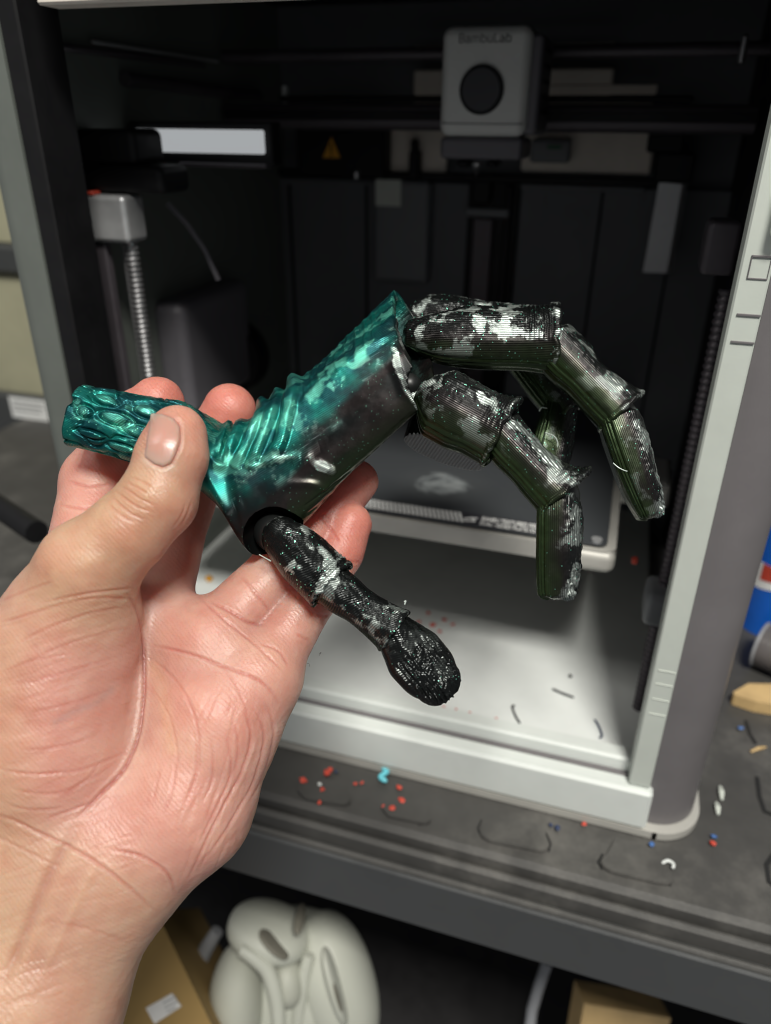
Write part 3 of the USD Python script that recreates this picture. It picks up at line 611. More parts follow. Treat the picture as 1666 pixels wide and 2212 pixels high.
for uvs, w_ in ((((1636, 1680), (1641, 1720), (1652, 1752), (1675, 1762)), .0026), (((1612, 1558), (1620, 1585), (1632, 1604)), .0024), (((1672, 1845), (1656, 1868), (1662, 1905), (1680, 1920)), .0024), (((1040, 1772), (1032, 1790), (1040, 1806)), .0010), (((1180, 1800), (1190, 1822), (1186, 1838)), .0010), (((1418, 1868), (1440, 1890), (1448, 1912)), .0012), (((1302, 1846), (1292, 1862), (1300, 1876)), .0012), (((905, 1752), (912, 1768), (906, 1782)), .0012)):
    pts = [atZ(u, v, 0)[:2] for u, v in uvs]
    part(ct, 'deck_groove', ext(LineString(pts).buffer(w_ * .5, 6), 0.0003, -0.0003), M['groove'])
part(ct, 'lower_shelf', bx(-0.75, 0.60, -0.03, 0.55, -0.53, -0.50, 0.004), M['deckdark'])
part(ct, 'back_board', bx(-0.75, 0.60, 0.551, 0.56, -0.53, -0.02), M['deckdark'])
for x in (-0.72, 0.57): part(ct, 'leg', bx(x - 0.03, x + 0.03, 0.50, 0.55, -0.62, -0.021), M['deckdark'])

# ================================================================== things on the lower shelf
def frame(c, ex, ey):
    ex = ex / np.linalg.norm(ex); ey = ey - ex * (ex @ ey); ey /= np.linalg.norm(ey); return np.stack([ex, ey, np.cross(ex, ey)])
# white headset, seen from above
hd = 0.56
S = hd / FU
hc = P(640, 2110, hd)
h_ = thing('white_headset', 'white plastic headset with folded strap on the lower shelf', 'headset', P(640, 2140, hd + 0.05))
B3 = np.stack([RGT, -UPV, FWD])                     # picture right, picture down, away
def at3(u, v, dd=0.0): return P(u, v, hd + dd)
def blob(u, v, du, dv, dz, rot=0, dd=0.0, e=2.3):
    s = trimesh.creation.icosphere(4, 1.0); d = s.vertices
    w = np.sign(d) * np.abs(d) ** (2 / e); w /= np.linalg.norm(w, axis=1)[:, None] ** 0.3
    c, n = math.cos(rot), math.sin(rot)
    l = w * np.array([du * S, dv * S, dz])
    l = np.stack([l[:, 0] * c - l[:, 1] * n, l[:, 0] * n + l[:, 1] * c, l[:, 2]], 1)
    s.vertices = at3(u, v, dd) + l @ B3; return s
part(h_, 'shell', blob(640, 2130, 168, 165, 0.045, 0.2, 0.03), M['headset'])
part(h_, 'left_cup', blob(514, 2165, 62, 120, 0.035, 0.06, 0.0), M['headset_pad'])
part(h_, 'right_shell', blob(728, 2125, 84, 158, 0.035, -0.30, 0.016), M['headset'])
part(h_, 'brow', blob(582, 2012, 92, 46, 0.032, 0.28, 0.004), M['headset'])
part(h_, 'recess', blob(592, 2040, 40, 7, 0.010, 0.72, -0.024), M['headset_dark'])
part(h_, 'hinge', blob(648, 1984, 12, 9, 0.02, 0.6, -0.012), M['headset_dark'])
part(h_, 'right_fin', blob(724, 2130, 13, 82, 0.014, -0.30, -0.016), M['headset'])
part(h_, 'fin_slot', blob(730, 2155, 3, 30, 0.004, -0.30, -0.0285), M['headset_dark'])
def strap(uvs, w, dd, name, mt):
    pts = np.array([at3(u, v, dd) for u, v in uvs]); t = np.linspace(0, 1, len(pts)); tt = np.linspace(0, 1, 24)
    c = np.stack([PchipInterpolator(t, pts[:, k])(tt) for k in range(3)], 1)
    part(h_, name, tube(c, w * np.sin(np.linspace(0.5, math.pi - 0.5, 24)) ** 0.4, 16), M[mt])
strap([(520, 2052), (568, 2085), (596, 2150), (602, 2250)], 0.0055, -0.026, 'strap', 'headset')
strap([(668, 2062), (654, 2120), (645, 2180), (640, 2250)], 0.0055, -0.012, 'strap', 'headset')
part(h_, 'cushion', blob(622, 2120, 34, 50, 0.016, -0.1, -0.010), M['headset_pad'])
# cardboard box
cb = thing('cardboard_box', 'brown cardboard box with white label beside the wrist on the lower shelf', 'box', P(300, 2240, 0.52))
q = [P(u, v, d) for u, v, d in ((335, 1965, .56), (470, 2240, .50), (225, 2300, .46), (190, 2000, .53))]
back = [p_ + FWD * 0.10 + np.array([0, 0.0, -0.08]) for p_ in q]
part(cb, 'carton', trimesh.convex.convex_hull(np.array(q + back)), M['card'], smooth=False)
n_ = np.cross(q[1] - q[0], q[3] - q[0]); n_ /= np.linalg.norm(n_); n_ *= -np.sign(n_ @ FWD)
def on_card(u, v, lift):
    r = ray(u, v); t = ((q[0] + n_ * lift - CAM) @ n_) / (r @ n_); return CAM + r * t
lab = [on_card(u, v, .0006) for u, v in ((315, 2178), (372, 2146), (392, 2174), (334, 2212))]
lb_ = part(cb, 'white_label', trimesh.convex.convex_hull(np.array(lab + [p_ - n_ * .0004 for p_ in lab])), mat('paper_label', (0.75, 0.75, 0.74), 0.6), smooth=False)
for (a, b, c) in (((352, 2168), (380, 2153), 1), ((356, 2178), (384, 2163), 1), ((360, 2187), (380, 2176), 1)):
    part(lb_, 'printed_line', tube([on_card(*a, .0007), on_card((a[0] + b[0]) / 2, (a[1] + b[1]) / 2, .0007), on_card(*b, .0007)], 0.0004, 6), M['cable'])
flp = [on_card(u, v, .0012) for u, v in ((232, 2205), (250, 2240), (215, 2290), (205, 2215))]
part(cb, 'flap', trimesh.convex.convex_hull(np.array(flp + [p_ - n_ * .0009 for p_ in flp])), M['card'], smooth=False)
strap_pts = [P(u, v, .60) for u, v in ((470, 2010), (445, 2050), (430, 2090), (420, 2120))]
single('loose_strap', 'blurred grey strap between the cardboard box and the white headset', 'strap', tube(strap_pts, [0.005, 0.006, 0.005, 0.003], 10), M['cable'])
single('grey_cable', 'grey cable hanging below the cart apron at the bottom right', 'cable', tube([P(u, v, .62) for u, v in ((1182, 2080), (1165, 2130), (1150, 2180), (1140, 2260))], 0.0045, 12), M['cable'])
wb = [P(u, v, .60) for u, v in ((1262, 2168), (1450, 2200), (1420, 2300), (1240, 2300))]
single('yellow_board', 'yellowish wooden board under the cart at the bottom right edge', 'board', trimesh.convex.convex_hull(np.array(wb + [p_ + FWD * .03 for p_ in wb])), M['wood'], smooth=False)

# ================================================================== things beside the printer on the right
c0 = atZ(1690, 1440, 0.0); 
bag = thing('blue_packet', 'bright blue packet with white and red print standing right of the printer', 'packet', (0.152, 0.24, 0))
rb = [[(0.152 + 0.030 * (1 + 0.04 * math.sin(3 * a)) * math.cos(a), 0.24 + 0.024 * math.sin(a), z) for a in np.linspace(0, 2 * math.pi, 40, endpoint=False)] for z in np.linspace(0.0, 0.125, 14)]
part(bag, 'wrapper', skin_rings([np.array(r) for r in rb]), M['can'])
def on_can(a, z, k=1.012): return np.array([0.152 + 0.030 * k * (1 + 0.04 * math.sin(3 * a)) * math.cos(a), 0.24 + 0.024 * k * math.sin(a), z])
def can_patch(a0, a1, z0, z1, k):
    A = np.linspace(a0, a1, 10); r0 = [on_can(a, z0 + (z1 - z0) * .1 * math.sin(3 * a), k) for a in A]; r1 = [on_can(a, z1, k) for a in A]
    v = np.array(r0 + r1); n = len(A); i = np.arange(n - 1)
    return trimesh.Trimesh(v, np.vstack([np.stack([i, i + 1, i + n + 1], 1), np.stack([i, i + n + 1, i + n], 1)]), process=False)
part(bag, 'white_print', can_patch(math.pi * 1.02, math.pi * 1.7, 0.042, 0.062, 1.012), M['white'])
part(bag, 'red_print', can_patch(math.pi * 1.22, math.pi * 1.6, 0.049, 0.062, 1.02), M['red'])
cup = thing('clear_cup', 'smoky clear cup lying in front of the blue packet', 'cup', (0.131, 0.165, 0))
a = np.array([0.132, 0.182, 0.017])
part(cup, 'cup_wall', tube([a + np.array([0.0, 0, 0]), a + np.array([.012, -.006, 0]), a + np.array([.04, -.02, .0])], [0.0165, 0.0165, 0.0155], 28, cap=False), M['smoke'])
part(cup, 'cup_rim', trimesh.creation.torus(0.0165, 0.0012, 32, 8, transform=trimesh.geometry.align_vectors([0, 0, 1], [.9, -.45, 0]) if False else np.block([[trimesh.geometry.align_vectors([0, 0, 1], [.9, -.45, 0])[:3, :3], a[:, None]], [np.zeros((1, 3)), np.ones((1, 1))]])), M['cable'])
w0 = atZ(1585, 1520, 0.0)
wd = [(w0[0] + x, w0[1] + y) for x, y in ((0, 0), (0.01, 0.012), (0.03, 0.018), (0.08, 0.016), (0.08, -0.002), (0.03, -0.002), (0.012, -0.003))]
wm = ext(Polygon(wd).buffer(0.002, 4), 0.009, 0.0002)
single('wood_block', 'pale yellow wooden piece lying right of the printer in front of the cup', 'wood piece', wm, M['wood'], smooth=30)
for k, (u0, v0, u1, v1, r_) in enumerate(((1622, 1624, 1655, 1614, 0.0012), (1556, 1700, 1560, 1728, 0.0018), (1548, 1735, 1552, 1760, 0.0018))):
    a, b = atZ(u0, v0, .001), atZ(u1, v1, .001)
    single('wood_splinter', ['pale wooden splinter on the cart in front of the wooden piece', 'upper pale sliver standing against the printer corner', 'lower pale sliver beside the printer corner'][k], 'splinter', tube([a, (a + b) / 2 + [0, 0, .001], b], [r_ * .6, r_, r_ * .5], 6), M['wood'] if k == 0 else M['label'], smooth=False)

# ================================================================== shelf with bins behind on the left
rk = thing('storage_rack', 'rack of beige bins with dark rails behind the printer at the left', 'storage rack', (-0.85, 0.50, -0.6))
RY = 0.45
def rb_(u0, v0, u1, v1, y, dp, mt, name, c=0.004): return part(rk, name, bx(*PB(u0, v0, u1, v1, y, dp), c=c), M[mt])
rb_(-300, -60, 175, 525, RY, 0.2, 'beige', 'bin'); rb_(-300, 590, 240, 845, RY, 0.2, 'beige', 'bin'); rb_(-300, 940, 330, 1085, RY, 0.2, 'palebin', 'bin')
rb_(-300, 527, 230, 588, RY - 0.012, 0.2, 'rail', 'shelf_rail')
rl = rb_(-300, 847, 260, 936, RY - 0.012, 0.2, 'rail', 'shelf_rail')
lq = PB(24, 862, 100, 905, RY - 0.0135, 0.001)
lb2 = part(rl, 'rail_label', bx(*lq, c=.0001), M['white'], label='white label on the dark rail')
for k in range(3): part(lb2, 'label_line', bx(lq[0] + .004, lq[1] - .004 - .006 * (k == 2), lq[2] - .0006, lq[2] - .0001, lq[5] - .005 - .006 * k - .0015, lq[5] - .005 - .006 * k, c=.0001), M['greytext'])
rb_(-300, 1087, 400, 1300, RY - 0.06, 0.26, 'deckdark', 'plinth')
a, b = P(-40, 1070, .55), P(80, 1150, .50)
single('black_bar', 'black slanted bar left of the printer at the picture edge', 'bar', tube([a, (a + b) / 2, b], 0.008, 12), M['black'])
# parts box glimpsed between the fingers
yb = [atZ(u, v, 0.0)[:2] for u, v in ((435, 1290), (500, 1285), (520, 1240), (440, 1235))]

bit(452, 1252, FZ, 0.0035, 'amber', 'crumb', 'blurred yellow scrap on the chamber floor seen between the fingers', 95)

# ================================================================== the printed hand
ph = thing('articulated_hand', 'teal and black 3D printed jointed hand held up in front of the printer', 'printed hand', P(640, 950, 0.28))
def sg(x, n): return np.sign(x) * np.abs(x) ** (2.0 / n)
def sstep(x, a, b): t = np.clip((x - a) / (b - a), 0, 1); return t * t * (3 - 2 * t)
def V2(du, dv, dd, d): return RGT * du * d / FU - UPV * dv * d / FU + FWD * dd      # picture offsets at depth d, as a world vector

TEAL, TEAL2, BLK, BRN, GRN = (np.array(c) for c in ((0.006, 0.19, 0.16), (0.003, 0.075, 0.085), (0.014, 0.016, 0.016), (0.021, 0.0165, 0.0165), (0.030, 0.052, 0.019)))
SILV, MINT = np.array([.60, .68, .64]), np.array([.16, .66, .50])  # pale tints, used for painted highlights on fingers and ridges
D0 = 0.256
secs = []                                              # centre, half palmar vector, half width vector, exponent
for c, a, w in (((168, 897, .268), (-16, 66), (0, -8, .011)), ((230, 910, .268), (-15, 68), (0, -8, .0115)), ((300, 927, .268), (-14, 72), (0, -8, .012)), ((390, 946, .268), (-6, 78), (0, -10, .0135)), ((452, 988, .269), (22, 98), (-2, -18, .015))):
    secs.append((P(*c), V2(a[0], a[1], 0, c[2]), V2(*w, c[2]), 2.3))
for A, B, w in (((503, 958), (556, 1212), (8, -62, .032)), ((566, 925), (618, 1205), (6, -84, .040)), ((640, 878), (672, 1150), (-2, -92, .045)), ((700, 845), (752, 1068), (-6, -116, .048)), ((770, 800), (840, 990), (-6, -146, .050)), ((848, 758), (938, 908), (0, -198, .052))):
    c = P((A[0] + B[0] + w[0]) / 2, (A[1] + B[1] + w[1]) / 2, D0 + w[2] / 2)
    secs.append((c, V2((B[0] - A[0]) / 2, (B[1] - A[1]) / 2, 0, D0 + w[2] / 2), V2(w[0] / 2, w[1] / 2, w[2] / 2, D0 + w[2] / 2), 3.6))
ss = np.r_[0, np.cumsum([np.linalg.norm(secs[k + 1][0] - secs[k][0]) for k in range(len(secs) - 1)])]
ip = [PchipInterpolator(ss, np.array([s_[k] for s_ in secs])) for k in range(4)]
NS, NT = 300, 320
T = np.linspace(0, ss[-1], NS); th = np.arange(NT) / NT * 2 * np.pi
rings = []
for t in T:
    c, a, w, e = (q(t) for q in ip)
    rings.append(c + np.outer(sg(np.cos(th), e), a) + np.outer(sg(np.sin(th), e), w))
pm_ = skin_rings(rings)
if pm_.volume < 0: pm_.faces = pm_.faces[:, ::-1]
v = np.array(pm_.vertices); n = vnormals(pm_); uvd = proj(v); uv = uvd[:, :2]
s_of = np.r_[np.repeat(T, NT), 0, ss[-1]]; th_of = np.r_[np.tile(th, NS), 0, 0]
disp = np.zeros(len(v))
front0 = (n @ (CAM - v.mean(0)) / np.linalg.norm(CAM - v.mean(0))) > 0.05
# bark-like wrist: knots and long wavering grooves
wr = sstep(uv[:, 0], 430, 395)
ang = th_of * 4.5 + 2.4 * (meshkit.fbm(np.stack([s_of * 90, th_of * 1.2, th_of * 0], 1), 3, 5) - .5) * 4
gr = 1 - np.abs(np.sin(ang))
kn = np.zeros(len(v))
KNOTS = ((228, 862, 27, 11), (316, 886, 27, 13), (248, 903, 34, 13), (300, 932, 34, 13), (196, 938, 28, 8), (372, 908, 22, 11), (262, 968, 30, 8), (182, 888, 16, 12))
celf = np.zeros(len(v))
for (u0, v0, a_, b_) in KNOTS:
    q = (uv - [u0, v0]) @ np.array([[.96, -.28], [.28, .96]]); r = np.hypot(q[:, 0] / a_, q[:, 1] / b_)
    kn = np.maximum(kn, np.exp(-((r - 1.2) / .25) ** 2)); celf = np.maximum(celf, np.exp(-(r / .9) ** 6)); gr = gr * (1 - np.exp(-(r / 1.4) ** 4))
disp += wr * front0 * .0005 * celf
disp -= wr * (0.0016 * np.clip(gr - 0.45, 0, 1) ** 0.8 * 1.3 + 0.0012 * kn * front0)
disp += wr * 0.0005 * (meshkit.fbm(v * 500, 3, 3) - .5)
# lumpy sinews on the back of the hand
pa = 1 - wr
disp += pa * 0.0016 * (meshkit.fbm(np.stack([(v @ (RGT * .74 + UPV * .67)) * 70, (v @ (RGT * .67 - UPV * .74)) * 260, (v @ FWD) * 200], 1), 4, 9) - .5) * sstep(np.cos(th_of), -.15, -0.8)
front = (n @ (CAM - v.mean(0)) / np.linalg.norm(CAM - v.mean(0))) > 0.05
def ridge(poly, w, h, sel=front):
    global disp
    d, al = near_line(uv, poly)
    disp += np.where(sel, h * np.exp(-(d / w) ** 2) * np.minimum(1, 3.5 * np.minimum(al + .12, 1.12 - al)), 0)
BARS = (([(640, 826), (630, 860), (620, 901), (604, 958), (580, 992)], 13), ([(604, 848), (586, 901), (567, 946), (541, 1003)], 11), ([(574, 878), (543, 942), (510, 1003)], 10.5), ([(531, 887), (512, 940), (490, 988)], 9.5), ([(507, 885), (485, 940), (466, 980)], 10))
def bar(poly, w, h, p_=4):
    global disp
    d, al = near_line(uv, poly)
    disp += np.where(front | (np.cos(th_of) < -.6), h * np.exp(-(d / w) ** p_) * np.minimum(1, 4 * np.minimum(al + .25, 1.1 - al)), 0)
for b_, w_ in BARS: bar(b_, w_, .0023)
for b_, w_ in BARS:
    d = np.hypot(uv[:, 0] - b_[0][0], uv[:, 1] - b_[0][1]); disp += .0016 * np.exp(-(d / (w_ * 1.15)) ** 3)
ridge([(546, 1011), (603, 992), (668, 984)], 7, .0010)
ridge([(681, 1000), (716, 1016)], 8, .0008); ridge([(650, 985), (700, 940), (735, 915)], 6, .0006); ridge([(447, 985), (473, 1006), (499, 996)], 12, .0009)
ridge([(655, 860), (740, 790), (850, 690)], 12, .0012); ridge([(700, 850), (790, 760), (855, 720)], 9, .0008); ridge([(585, 1050), (660, 1045), (720, 1065)], 9, .0006)
ridge([(453, 980), (463, 1001), (477, 1007), (490, 993)], 8, .0010)
ridge([(668, 1108), (800, 1005), (925, 893)], 3.2, -.0007); ridge([(660, 1092), (800, 984), (915, 880)], 2.6, -.0005); ridge([(432, 1140), (510, 1095), (560, 1050)], 2.5, -.0005)
ridge([(845, 755), (868, 830), (930, 905)], 9, .0007)
# knobbly outline along the top of the wrist
kn2 = np.maximum(0, np.sin(s_of / ss[-1] * 190 + 5 * meshkit.noise(v * 60, 8))) * sstep(uv[:, 0], 640, 660) * sstep(uv[:, 0], 850, 800) * sstep(-np.cos(th_of), 0.55, 0.95)
disp += 0.00035 * kn2
disp += 0.00025 * (meshkit.noise(v * 900, 2) - .5) * sstep(np.cos(th_of), -.2, -.7)
disp[-2:] = 0
pm_.vertices = v + n * disp[:, None]
man = manifold3d.Manifold(manifold3d.Mesh(np.asarray(pm_.vertices, np.float32), np.asarray(pm_.faces, np.uint32)))
def cap_cut(a, b, ra, rb, seg=40):
    return manifold3d.Manifold.batch_hull([manifold3d.Manifold.sphere(ra, seg).translate(tuple(a)), manifold3d.Manifold.sphere(rb, seg).translate(tuple(b))])
uu = 0.26 / FU
def loft_cut(k0, inset, back, fwd):
    c, a, w, e = (q(ss[-1]) for q in ip); ax = ip[0](ss[-1]) - ip[0](ss[-1] - 0.01); ax /= np.linalg.norm(ax)
    rr = [c + ax * o + np.outer(sg(np.cos(th[::4]), 3), a * s_) + np.outer(sg(np.sin(th[::4]), 3), w * s_) for o, s_ in ((-back, inset * .8), (-back * .6, inset * .95), (fwd, inset))]
    q = skin_rings(rr)
    if q.volume < 0: q.faces = q.faces[:, ::-1]
    return manifold3d.Manifold(manifold3d.Mesh(np.asarray(q.vertices, np.float32), np.asarray(q.faces, np.uint32)))
man = man - cap_cut(P(592, 1160, .258), P(740, 1268, .252), 66 * uu, 70 * uu) - loft_cut(0, 0.86, 0.016, 0.01) - cap_cut(P(908, 830, .266), P(990, 845, .258), 66 * uu, 84 * uu) - cap_cut(P(895, 700, .296), P(1000, 700, .296), 44 * uu * 1.1, 52 * uu * 1.1)
pmesh = tm(man)
pmesh = max(pmesh.split(only_watertight=False), key=lambda q: len(q.faces)) if True else pmesh
v = np.array(pmesh.vertices); uvd = proj(v); u_, v_ = uvd[:, 0], uvd[:, 1]
nz1 = meshkit.fbm(v * 130, 4, 21); nz2 = meshkit.fbm(v * 420, 3, 22)
axv = ip[0](ss[-1]) - ip[0](ss[5]); axv /= np.linalg.norm(axv)
la = (v @ axv)[:, None] * axv
nzA = meshkit.fbm(la * 45 + (v - la) * 210, 4, 23)
vb = np.interp(u_, [430, 500, 560, 620, 680, 760, 840, 880], [1125, 1082, 1050, 1005, 925, 842, 752, 660])
teal = sstep(vb - v_ + (nz1 - .5) * 60 + (nzA - .5) * 110, -62, 70)
teal = np.maximum(teal, sstep(u_, 400, 370))
bl = np.abs((u_ - 665) * 230 + (v_ - 1135) * 270) / math.hypot(230, 270)
grn = sstep(bl, 95, 15) * (u_ > 620) * (0.35 + 1.3 * (nzA - .2))
tcol = TEAL * (0.55 + 0.9 * nz2)[:, None]; tcol = tcol + (TEAL2 - tcol) * sstep(nz1, .62, .38)[:, None]
dcol = BRN * 1.15 + (BLK * .9 - BRN * 1.15) * sstep(nzA, .38, .6)[:, None]; dcol = dcol + (GRN - dcol) * np.clip(grn, 0, 1)[:, None]  # BRN paints the gripping hand's brown reflection into the dark side
# the inside of the cut sockets stays dark: black filament there
pig = dcol + (tcol - dcol) * teal[:, None]
nrm_a = ip[1](ss[-1]); nrm_a = nrm_a / np.linalg.norm(nrm_a)
mint = np.zeros(len(v))  # mint: highlight streaks painted along the ridges, plus the pale wrist knots
for b_, w_ in BARS[:3]:
    d, al = near_line(uvd[:, :2], b_); mint = np.maximum(mint, np.exp(-(d / (w_ * .8)) ** 4) * sstep(al, .12, .3))
for b_, w_ in (([(453, 980), (463, 1001), (477, 1007), (490, 993)], 9), ([(546, 1013), (603, 992), (668, 984)], 5), ([(681, 1000), (716, 1016)], 7), ([(671, 974), (723, 927)], 3.5)):
    d, al = near_line(uvd[:, :2], b_); mint = np.maximum(mint, .85 * np.exp(-(d / w_) ** 2))
for (u0, v0, a_, b_) in KNOTS:
    q = (uvd[:, :2] - [u0, v0]) @ np.array([[.96, -.28], [.28, .96]]); mint = np.maximum(mint, .8 * np.exp(-(np.hypot(q[:, 0] / a_, q[:, 1] / b_) / .85) ** 4) * (u0 < 360))
d, al = near_line(uvd[:, :2], [(160, 902), (210, 908), (262, 925), (320, 955)]); mint = np.maximum(mint, .8 * np.exp(-(d / 4) ** 2))
mint *= sstep(meshkit.fbm(v * 160, 3, 77), .30, .52) * (uvd[:, 2] < .30)
rimw = np.exp(-(near_line(uvd[:, :2], [(850, 745), (862, 800), (885, 850), (932, 905)])[0] / 7) ** 2) * sstep(meshkit.fbm(v * 200, 3, 78), .3, .5)
hemw = np.exp(-(near_line(uvd[:, :2], [(664, 1138), (800, 1024), (937, 907)])[0] / 3.0) ** 2) * (uvd[:, 2] < .275); rimw = np.maximum(rimw, .8 * hemw)
pale_ = np.maximum(0.40 * teal + 0.40 * teal * sstep(u_, 640, 700), (1.0 + .55 * mint) * (mint > .08)); pale_ = np.where(rimw > .2, 1 + .5 * rimw, pale_)
part(ph, 'palm', pmesh, M['fil'], attrs={'pig': pig, 'lay': (v @ nrm_a) * 1000, 'pale': pale_, 'pcol': SILV + (MINT - SILV) * (teal * (1 - rimw))[:, None]}, label='teal wrist and back of the printed hand fading to black at the side')

def segment(parent, name, a, b, hd, hp, hl, dors, tilt, ts=None, dome0=0.35, flat1=True, dome1=0.3, rough=0.0004, flute=0.0005, green=1.0, nail=0, mt='fil', seed=1, wr=0.0, diag=False, e_top=2.15, e_bot=2.7, na=110, ns=110, pale=1.0, label=None):
    Pa, Pb = P(*a), P(*b); dm = (a[2] + b[2]) / 2; k = dm / FU
    L = np.linalg.norm(Pb - Pa); ax = (Pb - Pa) / L
    e1 = (RGT * dors[0] - UPV * dors[1]); e1 /= np.linalg.norm(e1); e1 = e1 * math.cos(tilt) - FWD * math.sin(tilt)
    e1 -= ax * (e1 @ ax); e1 /= np.linalg.norm(e1); e2 = np.cross(ax, e1)
    ts = np.linspace(0, 1, len(hd)) if ts is None else np.array(ts)
    H = [PchipInterpolator(ts, np.array(q, float) * s_) for q, s_ in ((hd, k), (hp, k), (hl, 0.001))]
    R0, R1 = hd[0] * k, hd[-1] * k
    st = []                                            # (position along, t, scale)
    for x in np.linspace(0.02, 1, 16): st.append((-R0 * dome0 * (1 - x) , 0, math.sqrt(max(0, 1 - (1 - x) ** 2))))
    for t in np.linspace(0, 1, ns)[1:]: st.append((t * L, t, 1.0))
    if flat1:
        for o, s_ in ((0.0004, .985), (0.0006, .95), (0.0005, .86), (-0.0005, .80), (-0.0035, .74), (-0.004, .4)): st.append((L + o, 1, s_))
    else:
        for x in np.linspace(0, 0.98, 16)[1:]: st.append((L + R1 * dome1 * x, 1, math.sqrt(1 - x * x)))
    th = np.arange(na) / na * 2 * np.pi; cth, sth = np.cos(th), np.sin(th)
    rings, tt, hh = [], [], []
    for o, t, s_ in st:
        up = np.where(cth > 0, H[0](t), H[1](t)) * s_; la = H[2](t) * s_
        ex = np.where(cth > 0, e_top, e_bot)
        rings.append(Pa + ax * o + (sg(cth, ex) * up)[:, None] * e1 + (sg(sth, ex) * la)[:, None] * e2)
        tt.append(np.full(na, o / L)); hh.append(np.full(na, s_))
    q = skin_rings(rings)
    flip = q.volume < 0
    if flip: q.faces = q.faces[:, ::-1]
    v = np.array(q.vertices); n = vnormals(q)
    t_ = np.r_[np.concatenate(tt), 0, 1]; th_ = np.r_[np.tile(th, len(st)), 0, 0]; c_ = np.cos(th_); s2 = np.r_[np.concatenate(hh), 0, 0]
    g = np.random.default_rng(seed)
    loc = np.stack([(v - Pa) @ ax, (v - Pa) @ e1, (v - Pa) @ e2], 1)
    f1 = meshkit.fbm(loc * [90, 300, 300] + seed * 7.3, 4, seed); f2 = meshkit.fbm(loc * 650 + seed, 3, seed + 5)
    dorsal = sstep(c_, 0.05, 0.7)
    d = rough * 4.0 * (f1 - .5) * (0.25 + dorsal) + rough * 2.2 * (f2 - .5) * dorsal
    # terraces left by the layers on the back of the segment
    lay = (v @ e1) * 1000
    if diag: lay = (loc[:, 0] * .8 + loc[:, 1] * .25 + loc[:, 2] * .55) * 1000 + 1.1 * f1
    d += 0.00001 * np.sin(lay * 2 * np.pi / 0.66) 
    for a0, w_, dp in ((1.95, .06, 1), (2.15, .045, .8), (2.45, .07, 1.1)):
        for sgn in (1, -1):
            dd = np.abs(np.angle(np.exp(1j * (th_ - sgn * a0)))); d -= flute * dp * np.exp(-(dd / w_) ** 2) * (s2 > .9)
    if wr: d += wr * np.sin(loc[:, 0] / 0.0011 * 2 * np.pi / 1.6 + 3 * (f1 - .5)) * sstep(t_, .74, .82) * sstep(t_, 1.0, .95) * dorsal
    if nail:
        m_ = sstep(t_, nail, nail + .1) * sstep(c_, .35, .75)
        d += m_ * (0.00055 * np.sin(loc[:, 2] / 0.0015 * 2 * np.pi + 3 * f1) * (.35 + .65 * (f2 > .45)) + 0.0006 * (f2 - .5))
    d[s2 < .3] = 0
    rag = sstep(t_, .93, 1.0) * (s2 > .5)
    axo = rag * .0022 * (meshkit.fbm(np.stack([np.cos(th_) * 5 + seed, np.sin(th_) * 5, th_ * 0], 1), 3, seed) - .5)
    if flat1: d += np.exp(-((t_ - .985) / .022) ** 2) * (s2 > .9) * (.0005 + .0012 * (f1 - .45)) * (.35 if diag else 1)
    v = v + ax * axo[:, None]
    q.vertices = v + n * d[:, None]
    gm = np.clip(sstep(c_ + (f1 - .5) * .8, 0.30, -0.40) * green, 0, 1)
    base = BLK + (BRN - BRN * 0 - BLK) * (sstep(c_, .8, 0) * .9)[:, None]
    pig = base + (GRN - base) * gm[:, None]; pig = pig * (0.7 + 0.6 * f2)[:, None]
    part(parent, name, q, M[mt], label=label, attrs={'pig': pig, 'lay': lay, 'pcol': np.tile(SILV, (len(v), 1)), 'pale': np.minimum(.99, np.clip(dorsal + .30 * sstep(c_, -.45, -.05), 0, 1) * pale) + .45 * (np.exp(-((t_ - .985) / .014) ** 2) * (s2 > .9) * (f1 > .47) * (pale > .4) > .4)})  # pale: where highlight patches are painted, mostly on the segment's back
    return Pa, Pb, ax, e1, e2

# index finger: nearest
fi = group_part(ph, 'finger', 'nearest finger, bent down in front of the print sheet')
segment(fi, 'proximal_segment', (914, 846, .268), (1084, 938, .262), (30, 50, 73, 72, 74, 86), (30, 56, 84, 84, 76, 76), (6, 8.5, 11.5, 12, 11.5, 12.5), (.42, -.9), .32, ts=(0, .10, .27, .5, .75, 1), wr=.00035, seed=3, green=.75)
segment(fi, 'middle_segment', (1082, 935, .262), (1212, 1070, .258), (54, 48, 45, 54, 82), (50, 56, 54, 58, 60), (10.5, 10.5, 10.5, 10.5, 11.5), (.72, -.69), .25, wr=.0002, seed=4, pale=.55)
segment(fi, 'fingertip', (1208, 1075, .258), (1207, 1282, .256), (40, 52, 50, 42, 36), (42, 46, 46, 46, 44), (9.5, 10, 10, 9.5, 8), (1, 0), .30, nail=.62, seed=5, pale=.45, flute=.0007, flat1=False, dome1=.35, e_top=2.2, e_bot=4)
